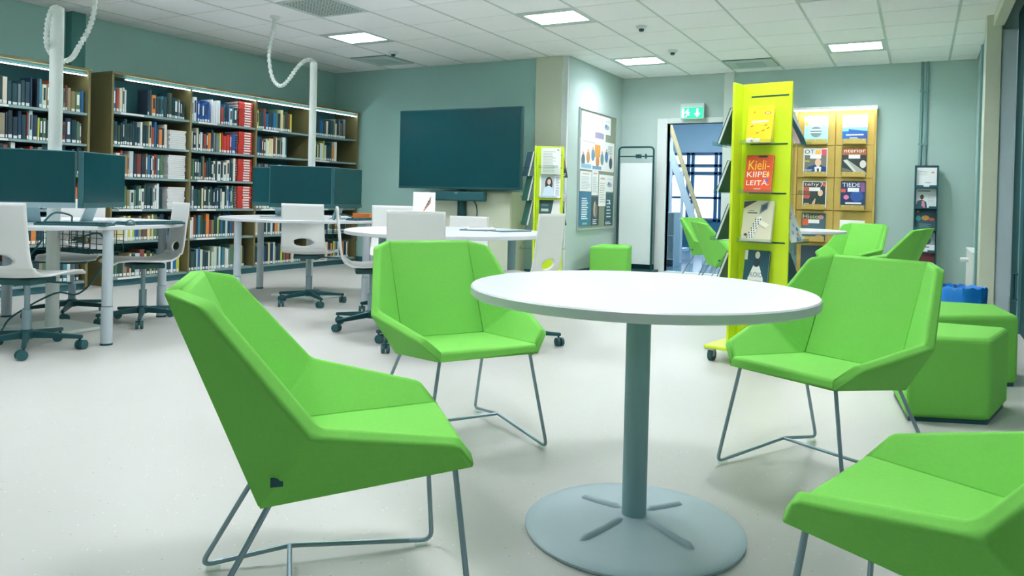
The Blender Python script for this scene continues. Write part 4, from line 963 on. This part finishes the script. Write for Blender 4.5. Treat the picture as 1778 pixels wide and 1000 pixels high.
def b2(p, w, h): p.rect(-.1*w-(.6*w)/2, .82*h+.10*h*.2, -.1*w+(.6*w)/2, .82*h+.10*h*.75, '#5f757c'); p.poly([(-.5*w,0),(-.4*w,.35*h),(-.2*w,.42*h),(.02*w,.3*h),(.06*w,0)],'#1f4a56'); p.ell(-.2*w,.55*h,.09*w,.13*h,'#6a4a3e'); p.poly([(-.22*w,0),(-.2*w,.36*h),(-.08*w,.34*h),(-.04*w,0)],'#d98aa0'); p.lines(.1*w,.3*h,.45*w,.75*h,6,'#c3cdcd')
def b3(p, w, h): p.ell(-.38*w,.9*h,.08*w,.05*h,'#e08a5a'); p.ell(-.35*w,.55*h,.13*w,.14*h,'#2fa8b0'); p.ell(.0,.58*h,.2*w,.13*h,'#d99a4a'); p.ell(.3*w,.52*h,.16*w,.08*h,'#c8583a'); p.lines(-.3*w,.08*h,.3*w,.3*h,4,'#5f9298')
def b4(p, w, h): p.rect(-.5*w,.35*h,.5*w,h,'#8fa6a8'); p.ell(.1*w,.55*h,.2*w,.2*h,'#2f4f58'); p.lines(-.2*w,.2*h,.3*w,.3*h,1,'#33444a')
for z, c, fn, lab in [(1.20,'#eef3f4',b1,'white sheet on the top tray of the brochure rack'), (.96,'#dbe6e6',b2,'brochure with a person in dark jacket, second tray'), (.715,'#1d4a55',b3,'dark brochure with colourful crowd, third tray'), (.46,'#eaf0f0',b4,'grey and white brochure, fourth tray'), (.22,'#8a3f4a',None,'dark red brochure, lowest tray')]:
    sheet_item('brochure', lab, 'brochure', (.055, 9.845, z), 0, .20, .205, .225, .006, c, fn, 'brochures in the black rack')
PIPE = mat('conduit', '#6f9a9c', .5, noise=.03, scale=10)
for x, lab in ((-.02, 'left of two grey conduits running up the back wall'), (.035, 'right of two grey conduits running up the back wall')):
    e = thing('conduit', lab, 'pipe', (x, YB-.016, 0), 0, 'wall conduits')
    MB().tube([(0,0,1.3),(0,0,CEIL)], .014, PIPE, 12).build('pipe', e)
    for z in (2.32, 1.70): MB().cbox((0,0,z),(.045,.032,.02),PIPE).build('clamp', e)

# ------------------------------------------------------------------ radiator, pipe, waste bin
e = thing('radiator', 'white panel radiator at the right wall behind the column', 'radiator', (.47, 8.75, 0))
MB().box(-.03,-.55,.14,.03,.55,.54,TRIMW).build('panel', e, bevel=.008)
MB().box(-.035,-.55,.54,.035,.55,.555,TRIMW).build('top_grille', e)
MB().tube([(-.05,-.30,.47),(-.12,-.30,.47)], .022, TRIMW, 14).build('valve', e)
MB().tube([(0,-.45,.14),(0,-.45,0)], .01, ALU, 8).build('pipe', e)
tag(MB().tube([(.455,8.02,.02),(.455,8.02,2.45)], .011, PIPE, 10).build('heating_pipe'), 'thin vertical grey pipe beside the cream column', 'pipe')
e = thing('waste_bin', 'waste bin lined with a bright blue bag behind the far pouf', 'waste bin', (.265, 6.08, 0))
MB().lathe([(.105,0),(.11,.01),(.14,.40)], BLACKP, 28).build('bin', e)
bm_ = MB(); n = 40; vs = []; fs = []
rows = [(.148,.26),(.150,.33),(.152,.41),(.145,.425),(.132,.40),(.128,.30)]
for i, (r_, z_) in enumerate(rows):
    for k in range(n):
        rr = r_+.006*math.sin(k*2.7+i)+.004*math.sin(k*5.1); zz = z_+.008*math.sin(k*1.9+i*.7)
        vs.append((rr*math.cos(2*PI*k/n), rr*math.sin(2*PI*k/n), zz))
for i in range(len(rows)-1):
    for k in range(n): fs.append((i*n+k, i*n+(k+1)%n, (i+1)*n+(k+1)%n, (i+1)*n+k))
bm_.add(vs, fs, mat('blue_bag', '#1f86e0', .3, noise=.1, scale=20), True); bm_.build('bag', e)

# ------------------------------------------------------------------ things on the meeting table
def card_fn(p, w, h):
    for k in range(5): p.poly([((.0+.06*k)*w,(.5+.07*k)*h),((.3)*w,(.72+.04*k)*h),(.32*w,(.76+.04*k)*h),((-.02+.06*k)*w,(.54+.07*k)*h)], ['#c9793a','#6a7f84','#b0563a','#4a5f64','#d9a060'][k])
    p.ell(.08*w,.42*h,.04*w,.06*h,'#c0473a'); p.rect(-.05*w-(.6*w)/2, .08*h+.07*h*.2, -.05*w+(.6*w)/2, .08*h+.07*h*.75, '#d6dcda')
sheet_item('table_card', 'white standing card with a small bird-like print on the meeting table', 'card', (-3.07, 4.36, .7125), .5, .12, .155, .275, .012, '#f3f6f5', card_fn)
for k, (dx, dy, a, c, lab) in enumerate([(0,0,.3,'#5f7f8a','lower grey magazine lying on the meeting table'), (.015,.01,.6,'#e8eeee','upper white magazine lying on the meeting table pile')]):
    e = thing('magazine', lab, 'magazine', (-2.92+dx, 4.86+dy, .7123+.009*k), a, 'magazines lying on the meeting table')
    MB().box(-.105,-.148,0,.105,.148,.008,ink(c)).build('cover', e)
    MB().box(-.08,.05,.008,.08,.12,.0085,ink('#31525a')).build('print', e)
e = thing('magazine', 'open dark magazine beside the pile on the meeting table', 'magazine', (-2.70, 4.92, .7123), -.3, 'magazines lying on the meeting table')
MB().box(-.105,-.148,0,.105,.148,.006,ink('#47707c')).build('cover', e); MB().box(-.08,-.1,.006,.02,.1,.0065,ink('#d5e0e2')).build('print', e)

# ------------------------------------------------------------------ hall beyond the doorway
HF = mat('hall_joint', '#8fb0c4', .4)
hf = struct('floor_hall', MB().box(-7.0, YB+.12, -.1, -1.5, 16.6, -.004, HF))
HT = mat('hall_tile', '#4f7e98', .22, noise=.25, scale=3)
hp = None
for i in range(7):
    for j in range(10):
        if hp is None: t = hp = MB().box(.004,.004,-.004,.596,.596,.001,HT).build('floor_tile', hf)
        else: t = hp.copy(); COL.objects.link(t)
        t.location = (-5.6+.6*i, YB+.14+.6*j, 0)
HW = mat('hall_wall', '#9dbccb', .8, noise=.03, scale=2)
struct('ceiling_hall', MB().box(-7.0, YB+.12, 2.75, -1.5, 16.6, 2.85, mat('hall_ceiling', '#b4cbd6', .8)))
struct('wall_hall_left', MB().box(-7.1, YB+.12, 0, -7.0, 16.6, 2.75, HW))
struct('wall_hall_right', MB().box(-1.5, YB+.12, 0, -1.4, 16.6, 2.75, HW))
struct('wall_hall_far', MB().box(-7.0, 16.2, 2.02, -1.5, 16.3, 2.75, HW).box(-7.0, 16.2, 0, -1.5, 16.3, .55, mat('hall_dado', '#2f6a86', .7)))
w1 = struct('window_1', MB().box(-7.0, 16.18, .55, -6.9, 16.3, 2.02, HW))
WF = mat('window_frame_blue', '#1f5a80', .5); WP = mat('daylit_pane', '#e4f1fb', .3, emit=1.3)
xs = [-6.9,-6.1,-5.3,-4.85,-4.45,-4.35,-3.85,-3.75,-3.2,-2.6,-1.5]
for a, b in zip(xs[:-1], xs[1:]):
    for z0, z1 in ((.60,1.05),(1.05,1.55),(1.60,1.72),(1.76,1.98)):
        MB().box(a+.03,16.24,z0+.02,b-.03,16.25,z1-.02,WP).build('pane', w1)
    MB().box(a-.035,16.18,.55,a+.035,16.27,2.02,WF).build('mullion', w1)
for z in (.57,1.05,1.575,1.74,2.0): MB().box(-6.9,16.18,z-.025,-1.5,16.27,z+.025,WF).build('transom', w1)
for y, lab in ((10.75,'added unseen tube lamp lighting the stairs, just inside the hall doorway'), (12.2,'long tube lamp across the hall ceiling, nearer'), (14.4,'long tube lamp across the hall ceiling, farther')):  # first tube is added, out of view, to light the near stair side
    e = thing('tube_lamp', lab, 'lamp', (-3.7, y, 2.70), .03, 'hall tube lamps')
    MB().box(-1.2,-.04,.0,1.2,.04,.05,TRIMW).build('housing', e); MB().box(-1.18,-.03,-.012,1.18,.03,0,mat('tube_white', '#eaf4ff', .5, emit=40.0)).build('tube', e)
e = thing('staircase', 'white stair side with pale wooden handrail seen through the doorway', 'stairs', (0, 11.6, 0))
a, b = Vector((-3.62,0,2.52)), Vector((-2.72,0,-.03)); d = b-a
HR = wood('handrail_wood', '#c9b98a', '#d9c99c')
MB().tube([a, b], .035, HR, 12).build('handrail', e)
SW = mat('stair_white', '#cfe0ea', .6, noise=.02, scale=4)
MB().add([tuple(a+Vector((-.16,-.03,-.1))), tuple(b+Vector((-.16,-.03,0))), tuple(b+Vector((-.06,-.03,0))), tuple(a+Vector((-.06,-.03,-.1))), tuple(a+Vector((-.16,.03,-.1))), tuple(b+Vector((-.16,.03,0))), tuple(b+Vector((-.06,.03,0))), tuple(a+Vector((-.06,.03,-.1)))], [(0,1,2,3),(7,6,5,4),(0,4,5,1),(1,5,6,2),(2,6,7,3),(3,7,4,0)], SW).build('stringer', e)
for k in range(4):
    p = a+d*(.22+.2*k); MB().box(p.x-.05,-.02,0,p.x-.015,.02,p.z,SW).build('baluster', e)
for k in range(7): MB().box(-4.6+.12*k,.35,.17+.17*(6-k)-.05,-4.2+.12*k,1.25,.17+.17*(6-k),SW).build('tread', e)
e = thing('white_shelf', 'white open shelf unit at the left inside the hall', 'shelf', (-3.34, 11.0, 0))
MB().box(-.18,-.15,0,-.165,.15,.80,SW).box(.165,-.15,0,.18,.15,.80,SW).build('sides', e)
MB().box(-.165,.135,0,.165,.15,.80,SW).build('back_panel', e)
for z in (.10,.45,.785): MB().box(-.165,-.15,z,.165,.135,z+.015,SW).build('shelf', e)
bpy.context.view_layer.update()
